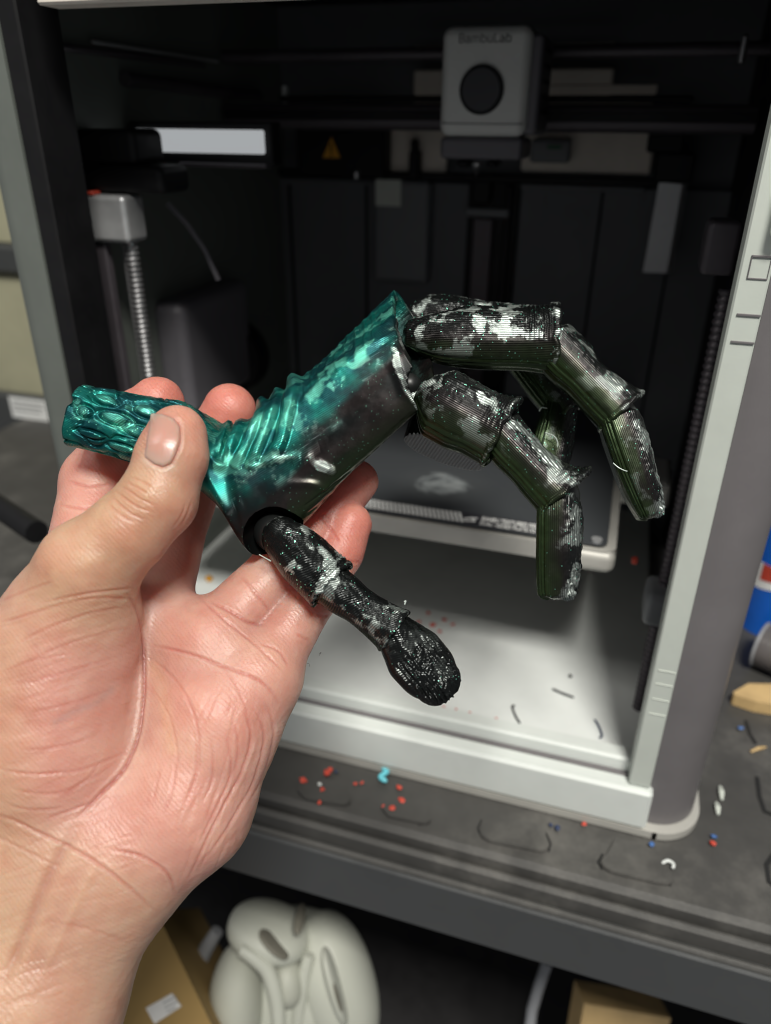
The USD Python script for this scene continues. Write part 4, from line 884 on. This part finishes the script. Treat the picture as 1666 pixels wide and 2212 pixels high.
# middle finger: upper, farther
fm = group_part(ph, 'finger', 'uppermost large finger reaching furthest right')
segment(fm, 'proximal_segment', (884, 732, .297), (1198, 734, .292), (40, 60, 70, 66, 76), (14, 54, 62, 64, 74), (7, 12, 12.5, 12, 13.5), (0.06, -1), .42, wr=.0004, seed=6, green=.8, ns=150, pale=1.25)
segment(fm, 'middle_segment', (1192, 742, .292), (1340, 892, .287), (54, 54, 46, 50, 64), (54, 58, 52, 54, 56), (10.5, 10.5, 10.5, 10.5, 11), (.72, -.69), .25, seed=7, pale=.5)
segment(fm, 'fingertip', (1334, 905, .287), (1405, 1108, .283), (46, 47, 42, 38, 26), (42, 44, 44, 40, 30), (9.5, 10, 10, 9.5, 8), (.94, -.34), .15, nail=.72, seed=8, pale=.5, flute=.0008, flat1=False, dome1=.45, e_bot=4)
# ring finger: behind it
fr = group_part(ph, 'finger', 'finger mostly hidden behind the uppermost one, tip hanging down')
segment(fr, 'proximal_segment', (895, 688, .326), (1180, 712, .322), (40, 56, 48, 46, 50), (46, 52, 52, 52, 50), (9, 11, 11, 11, 11), (0.08, -1), .45, wr=.0003, seed=9, ns=140)
segment(fr, 'middle_segment', (1138, 775, .322), (1228, 892, .318), (46, 46, 46, 46, 46), (46, 46, 46, 44, 40), (9, 9, 9, 9, 9.5), (.78, -.6), .15, seed=10, pale=.8, green=1.3)
segment(fr, 'fingertip', (1210, 880, .318), (1172, 1062, .314), (38, 42, 44, 40, 30), (38, 42, 46, 48, 36), (8, 8.5, 8.5, 8, 6), (.98, .2), .1, seed=11, pale=.8, green=1.2, flat1=False, dome1=.5, e_bot=4)
# little finger: folded, its hatched flat end towards the front
fl_ = group_part(ph, 'finger', 'folded little finger with hatched flat end under the nearest finger')
pe = P(962, 976, .298); Pn = -UPV * .86 - RGT * .26 - FWD * .45; Pn /= np.linalg.norm(Pn)
mj = RGT * .87 - UPV * .49 + FWD * .05; mj -= Pn * (mj @ Pn); mj /= np.linalg.norm(mj); mn = np.cross(Pn, mj)
th2 = np.arange(96) / 96 * 2 * np.pi
def pk_ring(o, s_): return pe - Pn * o + np.outer(np.cos(th2) * (1 - .12 * np.sin(th2)), mj) * .0172 * s_ + np.outer(np.sin(th2), mn) * .0088 * s_
rg_ = [pk_ring(o, s_) for o, s_ in ((.030, .85), (.022, .95), (.012, 1.0), (.005, 1.0), (.0005, 1.0), (0, .985), (0, .93))]
q = skin_rings(rg_); 
if q.volume < 0: q.faces = q.faces[:, ::-1]
pg = np.tile(BLK, (len(q.vertices), 1)); 
lp = part(fl_, 'proximal_segment', q, M['filtip'], attrs={'pig': pg, 'lay': (np.asarray(q.vertices) @ Pn) * 1000, 'pale': np.zeros(len(pg)), 'pcol': pg})
M['hatch'] = mat('filament_flat', (0.24, 0.25, 0.255), 0.42, metallic=.3, var=.1, scale=300)
for k in range(26):                                    # infill lines of the flat end
    x = -0.93 + 1.86 * k / 25
    y = math.sqrt(max(0, 1 - x * x)) * .93
    a, b = pe + Pn * .0001 + mj * .0172 * x - mn * .0088 * y, pe + Pn * .0001 + mj * .0172 * x + mn * .0088 * y
    if y > .2: part(lp, 'infill_line', tube([a, (a + b) / 2, b], .00042, 6), M['hatch'])
part(lp, 'flat_end', skin_rings([pk_ring(-.00012, .985), pk_ring(-.0002, .90)]), M['hatch'])
# thumb: hanging towards the lower right, its back to the camera
ft = group_part(ph, 'thumb', 'printed thumb hanging down with a dark oval tip')
segment(ft, 'proximal_segment', (590, 1150, .259), (716, 1262, .255), (9, 10.5, 10.5, 9, 9.5), (8, 8, 8, 8, 8), (8.0, 9.6, 10.8, 10.4, 10.6), (.66, -.75), 1.15, dome0=5, wr=.0003, seed=12, pale=.9, green=.6) if False else None
def thumb_seg(name, a, b, hl_u, hd_mm, hp_mm, seed, **kw):
    k = (a[2] + b[2]) / 2 / FU
    segment(ft, name, a, b, [x * .001 / k for x in hd_mm], [x * .001 / k for x in hp_mm], [x * k * 1000 for x in hl_u], (.62, -.78), 1.2, seed=seed, diag=True, **kw)
thumb_seg('proximal_segment', (608, 1160, .261), (716, 1262, .257), (44, 54, 60, 60, 62), (8.5, 10.0, 9.5, 8.5, 9.5), (8, 8, 8, 8, 8), 12, dome0=.8, wr=.0003, pale=.9, green=.9, rough=.0003)
thumb_seg('middle_segment', (706, 1258, .257), (852, 1362, .254), (46, 45, 40, 44, 52), (8.0, 7.6, 6.2, 7.0, 8.6), (7, 7, 7, 7, 7), 13, pale=.5, green=1.2, rough=.00035, dome0=.5)
thumb_seg('thumb_tip', (848, 1360, .2545), (948, 1476, .251), (42, 56, 67, 66, 55), (7.0, 6.6, 6.0, 5.2, 4.0), (5, 5, 5, 5, 4), 14, pale=.25, green=.5, rough=.00028, nail=.36, dome0=.4, flat1=False, dome1=1.55, mt='filtip')
# joint balls in the sockets
for (u, v, d, r) in ((884, 832, .279, .0045), (884, 742, .304, .0045), (592, 1150, .264, .007), (1086, 935, .263, .0078), (1200, 745, .292, .0075), (714, 1262, .258, .0062), (850, 1362, .255, .0058), (1337, 898, .287, .0068), (1210, 1072, .258, .0068)):
    s = trimesh.creation.icosphere(3, r); s.apply_translation(P(u, v, d)); part(ph, 'joint_ball', s, M['dark_fil'])
# loose strings of filament
for pts in (((1178, 935, .305), (1200, 945, .304), (1205, 965, .304)), ((1325, 1000, .274), (1340, 1012, .273), (1355, 1018, .273)), ((873, 1300, .247), (877, 1298, .247), (874, 1306, .247)), ((560, 1198, .258), (585, 1212, .256), (578, 1208, .256)), ((1165, 888, .306), (1172, 880, .305), (1182, 882, .304))):
    pp = np.array([P(*x) for x in pts]); t = np.linspace(0, 1, 3); tt = np.linspace(0, 1, 10)
    part(ph, 'loose_string', tube(np.stack([PchipInterpolator(t, pp[:, k])(tt) for k in range(3)], 1), .00022, 5), M['string'])

# ================================================================== the person's hand and forearm
J = {k: (P(u, v, d), r * .001) for k, (u, v, d, r) in dict(
    th_tip=(383, 938, .2420, 9.4), th_pad=(372, 985, .2400, 10.6), th_ip=(342, 1078, .2385, 11.6), th_mid=(275, 1150, .2375, 12.2), th_mp=(192, 1226, .2380, 14.4), th_cmc=(115, 1640, .2500, 25),
    ix_m=(165, 1310, .268, 14), ix_p=(210, 1040, .2905, 13.2), ix_d=(298, 905, .2935, 10.6), ix_t=(340, 871, .2905, 10.2),
    md_m=(320, 1330, .272, 14), md_p=(385, 1100, .296, 12.6), md_d=(470, 940, .309, 11.0), md_t=(496, 886, .3065, 10.8),
    rg_m=(452, 1395, .264, 13.2), rg_p=(612, 1222, .277, 10.6), rg_d=(715, 1103, .290, 9.8), rg_t=(770, 1040, .2935, 8.6),
    pk_m=(553, 1465, .262, 13), pk_p=(672, 1283, .276, 9.8), pk_d=(733, 1190, .283, 8.8), pk_t=(757, 1132, .285, 8.2),
    w0=(70, 1850, .252, 25), w1=(250, 1830, .250, 22), f0=(-190, 2330, .240, 31), f1=(40, 2200, .238, 28), f2=(-420, 2900, .245, 36), f3=(-200, 2700, .24, 34),
    hy0=(478, 1545, .2580, 20), hy1=(390, 1730, .2540, 22), hy2=(300, 1800, .252, 22), pl0=(300, 1500, .270, 17), pl1=(250, 1700, .262, 20), pl2=(420, 1480, .268, 16), tn0=(125, 1430, .2500, 23.5), tn1=(100, 1560, .2490, 25), tn2=(160, 1330, .2470, 18),
    dr0=(120, 1480, .268, 20)).items()}
def cn(p, a, b): return cone(p, J[a][0], J[b][0], J[a][1], J[b][1])
def chain(p, names, k=.003):
    d = None
    for a, b in zip(names[:-1], names[1:]):
        e = cn(p, a, b); d = e if d is None else smin(d, e, k)
    return d
def hand_sdf(p):
    pal = cn(p, 'pl1', 'ix_m')
    for a, b in (('pl1', 'md_m'), ('pl1', 'rg_m'), ('hy1', 'pk_m'), ('hy0', 'pk_m'), ('hy0', 'hy1'), ('hy1', 'hy2'), ('hy2', 'w1'), ('pl1', 'hy1'), ('pl0', 'pl2'), ('pl2', 'pk_m'), ('rg_m', 'pk_m'), ('md_m', 'rg_m'), ('ix_m', 'md_m'), ('pl1', 'w0'), ('pl1', 'w1'), ('w0', 'w1'), ('dr0', 'ix_m')):
        pal = smin(pal, cn(p, a, b), .007)
    arm = smin(cn(p, 'w0', 'f0'), cn(p, 'w1', 'f1'), .020)
    arm = smin(arm, smin(cn(p, 'f0', 'f2'), cn(p, 'f1', 'f3'), .02), .015)
    pal = smin(pal, arm, .014)
    then = smin(smin(cn(p, 'tn0', 'tn1'), cn(p, 'tn1', 'th_cmc'), .01), cn(p, 'tn0', 'tn2'), .012)
    then = smin(then, cn(p, 'tn2', 'th_mp'), .012)
    pal = smin(pal, then, .0035)
    pal = smin(pal, cn(p, 'th_cmc', 'w0'), .012)
    t = chain(p, ('th_mp', 'th_mid', 'th_ip', 'th_pad', 'th_tip'), .004)
    d = smin(pal, t, .006)
    ix = chain(p, ('ix_m', 'ix_p', 'ix_d', 'ix_t')); md = chain(p, ('md_m', 'md_p', 'md_d', 'md_t')); rg = chain(p, ('rg_m', 'rg_p', 'rg_d', 'rg_t')); pk = chain(p, ('pk_m', 'pk_p', 'pk_d', 'pk_t'))
    fing = smin(smin(ix, md, .0012), smin(rg, pk, .0012), .0008)
    return smin(d, fing, .004)
LO = np.min([c - r for c, r in (J[k] for k in J if k not in ('f2', 'f3'))], axis=0) - .006; HI = np.max([c + r for c, r in J.values()], axis=0) + .006
LO = np.maximum(LO, P(-330, 2550, .25) - np.array([.03, .06, .0])); 
body = nets(hand_sdf, LO, HI, .00105)
body.merge_vertices(digits_vertex=6)
body = max(body.split(only_watertight=False), key=lambda q: len(q.faces))
trimesh.smoothing.filter_taubin(body, .5, .53, 8)
# finer mesh where the picture shows it
uvb = proj(body.vertices); ins = (uvb[:, 0] > -40) & (uvb[:, 0] < 860) & (uvb[:, 1] > 780) & (uvb[:, 1] < 2260)
nb = vnormals(body); vis = ins & (np.einsum('ij,ij->i', nb, CAM - body.vertices) > -.02)
fs = np.nonzero(vis[body.faces].any(1))[0]
body = body.subdivide(fs)
v = np.array(body.vertices); n = vnormals(body); uvd = proj(v); uv = uvd[:, :2]
toc = CAM - v; toc /= np.linalg.norm(toc, axis=1)[:, None]; facing = np.einsum('ij,ij->i', n, toc)
fr_ = sstep(facing, .02, .3)
disp = np.zeros(len(v)); redden = np.zeros(len(v))
def crease(poly, w, dep, red=.5, dmin=0, dmax=9, puff=.22):
    global disp, redden
    w = w * .62; d, al = near_line(uv, poly, 2.0)
    tap = np.minimum(1, 5 * np.minimum(al + .04, 1.04 - al)) * fr_ * ((uvd[:, 2] > dmin) & (uvd[:, 2] < dmax))
    dep = dep * .68
    disp -= dep * np.exp(-(d / w) ** 2) * tap
    disp += dep * puff * np.exp(-((d - 2.4 * w) / (1.3 * w)) ** 2) * tap
    redden = np.maximum(redden, red * np.exp(-(d / (w * 1.6)) ** 2) * tap)
mm_ = .001
# palm lines
crease([(272, 1284), (298, 1325), (311, 1400), (312, 1470), (305, 1560), (275, 1650), (215, 1718), (165, 1768)], 5, 1.3 * mm_, .8)
crease([(335, 1396), (400, 1410), (478, 1438), (565, 1474), (603, 1520)], 4.5, .55 * mm_, .7)
crease([(455, 1300), (500, 1322), (540, 1345), (572, 1350)], 5, .8 * mm_, .8); crease([(560, 1392), (600, 1405), (622, 1440)], 4, .5 * mm_, .6)
crease([(430, 1290), (480, 1335), (560, 1400), (612, 1450)], 4, .5 * mm_, .6)
crease([(320, 1420), (400, 1500), (430, 1600), (432, 1680)], 4, .35 * mm_, .3); crease([(330, 1490), (372, 1570), (385, 1660)], 4, .25 * mm_, .25); crease([(480, 1440), (520, 1500), (540, 1560)], 4, .3 * mm_, .3)
# heel of the hand
for k, pl in enumerate(([(524, 1530), (543, 1593), (524, 1666), (483, 1743), (410, 1893)], [(548, 1530), (572, 1590), (555, 1670), (510, 1760), (440, 1860)], [(575, 1520), (592, 1580), (580, 1650), (540, 1730)], [(490, 1600), (500, 1660), (470, 1740), (430, 1820)], [(455, 1600), (460, 1670), (440, 1730)], [(420, 1590), (425, 1650), (405, 1720)], [(380, 1640), (370, 1710), (350, 1760)], [(345, 1660), (330, 1730)], [(505, 1560), (515, 1620), (500, 1680)])):
    crease(pl, 4.5, (.75, .6, .5, .5, .4, .35, .3, .25, .35)[k] * mm_, .30)
# wrist
crease([(-20, 1756), (45, 1780), (91, 1802), (150, 1830), (219, 1871), (282, 1921), (332, 1966)], 5.5, .75 * mm_, .55)
crease([(245, 1838), (290, 1845), (335, 1866), (365, 1893), (378, 1930)], 5, .7 * mm_, .5); crease([(-20, 1800), (60, 1840), (140, 1880)], 5, .3 * mm_, .3); crease([(100, 1990), (200, 2010), (280, 2040)], 5, .2 * mm_, .2)
crease([(165, 1790), (130, 1850), (100, 1905), (55, 2016), (5, 2120)], 17, 1.3 * mm_, .25); crease([(215, 1850), (180, 1920), (140, 2000), (90, 2110)], 18, -.7 * mm_, 0, puff=0)
# thenar folds
for pl, dp in (([(-10, 1660), (82, 1672), (160, 1666), (237, 1640), (275, 1622)], .45), ([(196, 1734), (150, 1752), (100, 1768)], .5), ([(20, 1700), (110, 1715), (180, 1690), (240, 1655)], .35), ([(130, 1720), (180, 1690), (215, 1650)], .35), ([(10, 1735), (70, 1750), (140, 1742)], .35), ([(40, 1620), (120, 1615), (200, 1590)], .2), ([(60, 1540), (150, 1520), (260, 1480)], .15), ([(50, 1480), (150, 1450), (250, 1420)], .15)):
    crease(pl, 4.5, dp * mm_, .35)
# thumb: web and knuckle wrinkles
for pl, dp in (([(90, 1302), (150, 1290), (208, 1280), (285, 1272)], .7), ([(0, 1345), (60, 1328), (150, 1298)], .45), ([(40, 1390), (120, 1350), (230, 1318), (285, 1312)], .4), ([(60, 1430), (150, 1390), (280, 1355)], .25), ([(150, 1300), (230, 1292), (290, 1296)], .4), ([(0, 1300), (60, 1275), (120, 1255)], .25), ([(10, 1450), (80, 1425), (160, 1412)], .2)):
    crease(pl, 4, dp * mm_, .45)
for pl, dp in (([(243, 1074), (262, 1092), (288, 1112), (318, 1122)], .55), ([(252, 1062), (272, 1078), (300, 1096), (330, 1106)], .6), ([(262, 1050), (284, 1064), (312, 1082), (338, 1092)], .5), ([(272, 1040), (294, 1052), (322, 1068)], .4), ([(236, 1090), (256, 1108), (284, 1128)], .35), ([(282, 1030), (302, 1038), (326, 1052)], .3), ([(400, 1090), (388, 1120), (372, 1140)], .35), ([(414, 1080), (404, 1112), (390, 1136)], .3)):
    crease(pl, 3.2, dp * mm_, .35, dmax=.245)
# nail fold
nail_poly = [(326, 893), (320, 930), (314, 968), (312, 988), (334, 1004), (352, 1010), (370, 1002), (382, 980), (391, 950), (390, 922), (374, 902), (350, 893)]
crease(nail_poly[3:] , 5, .45 * mm_, .3, dmax=.245, puff=.5)
# finger creases
for pl in ([(150, 1040), (200, 1050), (240, 1045)], [(130, 1090), (180, 1098), (230, 1090)], [(520, 1245), (560, 1290), (585, 1325)], [(690, 1110), (720, 1150), (735, 1175)], [(660, 1310), (690, 1330), (715, 1330)], [(640, 1370), (670, 1385)], [(715, 1195), (745, 1210), (780, 1215)]):
    crease(pl, 4, .45 * mm_, .5, dmin=.255)
disp += .0005 * (meshkit.fbm(v * 120, 3, 31) - .5) + .00018 * (meshkit.fbm(v * 450, 3, 32) - .5)
body.vertices = v + n * disp[:, None]
# fine skin folds of the heel and the thenar, running along the hand
hl_ = sstep(uv[:, 1] - .3 * uv[:, 0], 1290, 1400) * sstep(uv[:, 1] + .3 * uv[:, 0], 2150, 1950)
ru, rv = uv[:, 0] * .93 + uv[:, 1] * .36, -uv[:, 0] * .36 + uv[:, 1] * .93
fold = 1 - np.abs(2 * meshkit.fbm(np.stack([ru / 26, rv / 130, uvd[:, 2] * 0], 1), 3, 51) - 1)
body.vertices = np.array(body.vertices) - n * (.00026 * hl_ * fr_ * np.clip(fold - .72, 0, 1) / .28 * sstep(uv[:, 0], 330, 430))[:, None]
ru, rv = uv[:, 0] * .95 - uv[:, 1] * .3, uv[:, 0] * .3 + uv[:, 1] * .95
fold = 1 - np.abs(2 * meshkit.fbm(np.stack([ru / 150, rv / 22, uvd[:, 2] * 0], 1), 3, 52) - 1)
body.vertices = np.array(body.vertices) - n * (.00014 * fr_ * np.clip(fold - .75, 0, 1) / .25 * sstep(uv[:, 0], 320, 270) * sstep(uv[:, 1], 1240, 1300))[:, None]
# pigment: pink palm and finger pads, tan back of the thumb and forearm
PINK, TAN, ROSE, WR = np.array((.555, .285, .225)), np.array((.485, .295, .185)), np.array((.560, .210, .165)), np.array((.495, .295, .205))
def dseg(a, b): return cone(v, J[a][0], J[b][0], 0, 0)
nzp = meshkit.fbm(v * 60, 4, 41)
col = np.tile(PINK, (len(v), 1)) 
tanm = sstep(np.minimum(np.minimum(dseg('th_ip', 'th_mp'), dseg('th_mp', 'tn2')), dseg('th_pad', 'th_ip') + .004), .026, .012) * sstep(uv[:, 0] + uv[:, 1] * .4, 1000, 720)
col += (TAN - col) * np.clip(tanm + (nzp - .5) * .4, 0, 1)[:, None]
arm_ = sstep(uv[:, 1] - 0.55 * (uv[:, 0] - 100), 1690, 1860)
col += (WR - col) * (arm_ * .9)[:, None]
left = sstep(uv[:, 0], 130, 0) * sstep(uv[:, 1], 1220, 1420); col += (TAN - col) * (left * .6)[:, None]
back_ = sstep(-facing, -.35, .1) * (uv[:, 1] > 1400); col += (TAN - col) * back_[:, None]
tips = np.zeros(len(v))
for k in ('ix_t', 'md_t', 'rg_t', 'pk_t', 'th_tip'): tips = np.maximum(tips, sstep(np.linalg.norm(v - J[k][0], axis=1), .024, .010) * (.6 if k == 'th_tip' else 1))
fing_ = sstep(uvd[:, 2], .262, .272) * (uv[:, 1] < 1420)
col += (ROSE - col) * np.clip(tips * .9 + fing_ * .35, 0, 1)[:, None]
nzq = meshkit.fbm(v * 190, 4, 43)
col = col * (1 + (nzp - .5)[:, None] * np.array([.14, .36, .38]) + (nzq - .5)[:, None] * np.array([.10, .32, .34]))
col = col * (1 - redden[:, None] * np.array([.16, .36, .36]))
d_, al_ = near_line(uv, [(120, 1560), (160, 1538), (205, 1520), (240, 1490)], 3); col = col * (1 - (np.exp(-(d_ / 9) ** 2) * fr_ * .10)[:, None] * np.array([1.3, .4, -.2]))
d_, al_ = near_line(uv, [(335, 1440), (352, 1500), (360, 1560), (372, 1620)], 3); col = col + (np.exp(-(d_ / 14) ** 2) * fr_ * .10)[:, None] * (np.array([.68, .46, .24]) - col) * 2
# pale cuticle skin under the nail
d_, al_ = near_line(uv, [(312, 990), (334, 1010), (354, 1018), (374, 1010)], 2); col = col + (np.exp(-(d_ / 9) ** 2) * (uvd[:, 2] < .245) * fr_ * .55)[:, None] * (np.array([.62, .43, .33]) - col)
pe_ = thing('person', 'left hand and forearm of a person reaching in from lower left, gripping the printed wrist', 'person', P(100, 1900, .25))
part(pe_, 'body', body, M['skin'], attrs={'pig': np.clip(col, 0, 1)})
# thumb nail
sel = (uv[:, 0] > 290) & (uv[:, 0] < 430) & (uv[:, 1] > 860) & (uv[:, 1] < 1040) & (facing > .2) & (uvd[:, 2] < .246)
vsel = proj(np.asarray(body.vertices)[sel]); dep_f = LinearNDInterpolator(proj(np.asarray(body.vertices)[sel])[:, :2], proj(np.asarray(body.vertices)[sel])[:, 2])
npl = Polygon(nail_poly).buffer(6).buffer(-6).simplify(.3); cN = np.array(npl.centroid.coords[0])
bd = np.array([npl.exterior.interpolate(x, normalized=True).coords[0] for x in np.linspace(0, 1, 97)[:-1]])
rings = []; cols = []
for s_ in (1.0, .985, .96, .9, .8, .65, .5, .35, .2, .08):
    q = cN + (bd - cN) * s_
    dd = dep_f(q); dd = np.where(np.isnan(dd), vsel[cKDTree(vsel[:, :2]).query(q)[1], 2], dd)
    lift = .00042 * min(1, (1 - s_) * 10) + .0002 * (1 - s_ ** 2) - .0004 * (s_ == 1)
    rings.append(np.array([P(a, b, c - lift) for (a, b), c in zip(q, dd)]))
    lun = sstep(q[:, 1], 955, 1000)[:, None] * .35; tipw = sstep(q[:, 1] + .3 * q[:, 0], 1010, 992)[:, None] * .5
    c0 = np.array([.49, .255, .205]) * (1 - lun) + np.array([.56, .38, .32]) * lun; cols.append(c0 * (1 - tipw) + np.array([.52, .38, .30]) * tipw)
nm = skin_rings(rings, cap=False); nv = len(nm.vertices)
nm = trimesh.Trimesh(np.vstack([nm.vertices, rings[-1].mean(0)]), np.vstack([nm.faces, np.stack([np.arange(96) + nv - 96, (np.arange(96) + 1) % 96 + nv - 96, np.full(96, nv)], 1)]), process=False)
fn = vnormals(nm)
if np.mean(np.einsum('ij,ij->i', fn, CAM - nm.vertices)) < 0: nm.faces = nm.faces[:, ::-1]
part(pe_, 'thumb_nail', nm, M['nail'], attrs={'pig': np.vstack(cols + [cols[-1].mean(0)])})
# a few dark hairs at the edge of the little finger
for pts in (((690, 1412), (694, 1409), (690, 1416)), ((660, 1432), (668, 1434), (668, 1440)), ((652, 1448), (657, 1456), (655, 1462))):
    pp = np.array([P(a, b, .272) for a, b in pts]); part(pe_, 'hair', tube(pp, .00008, 5), M['hair'])
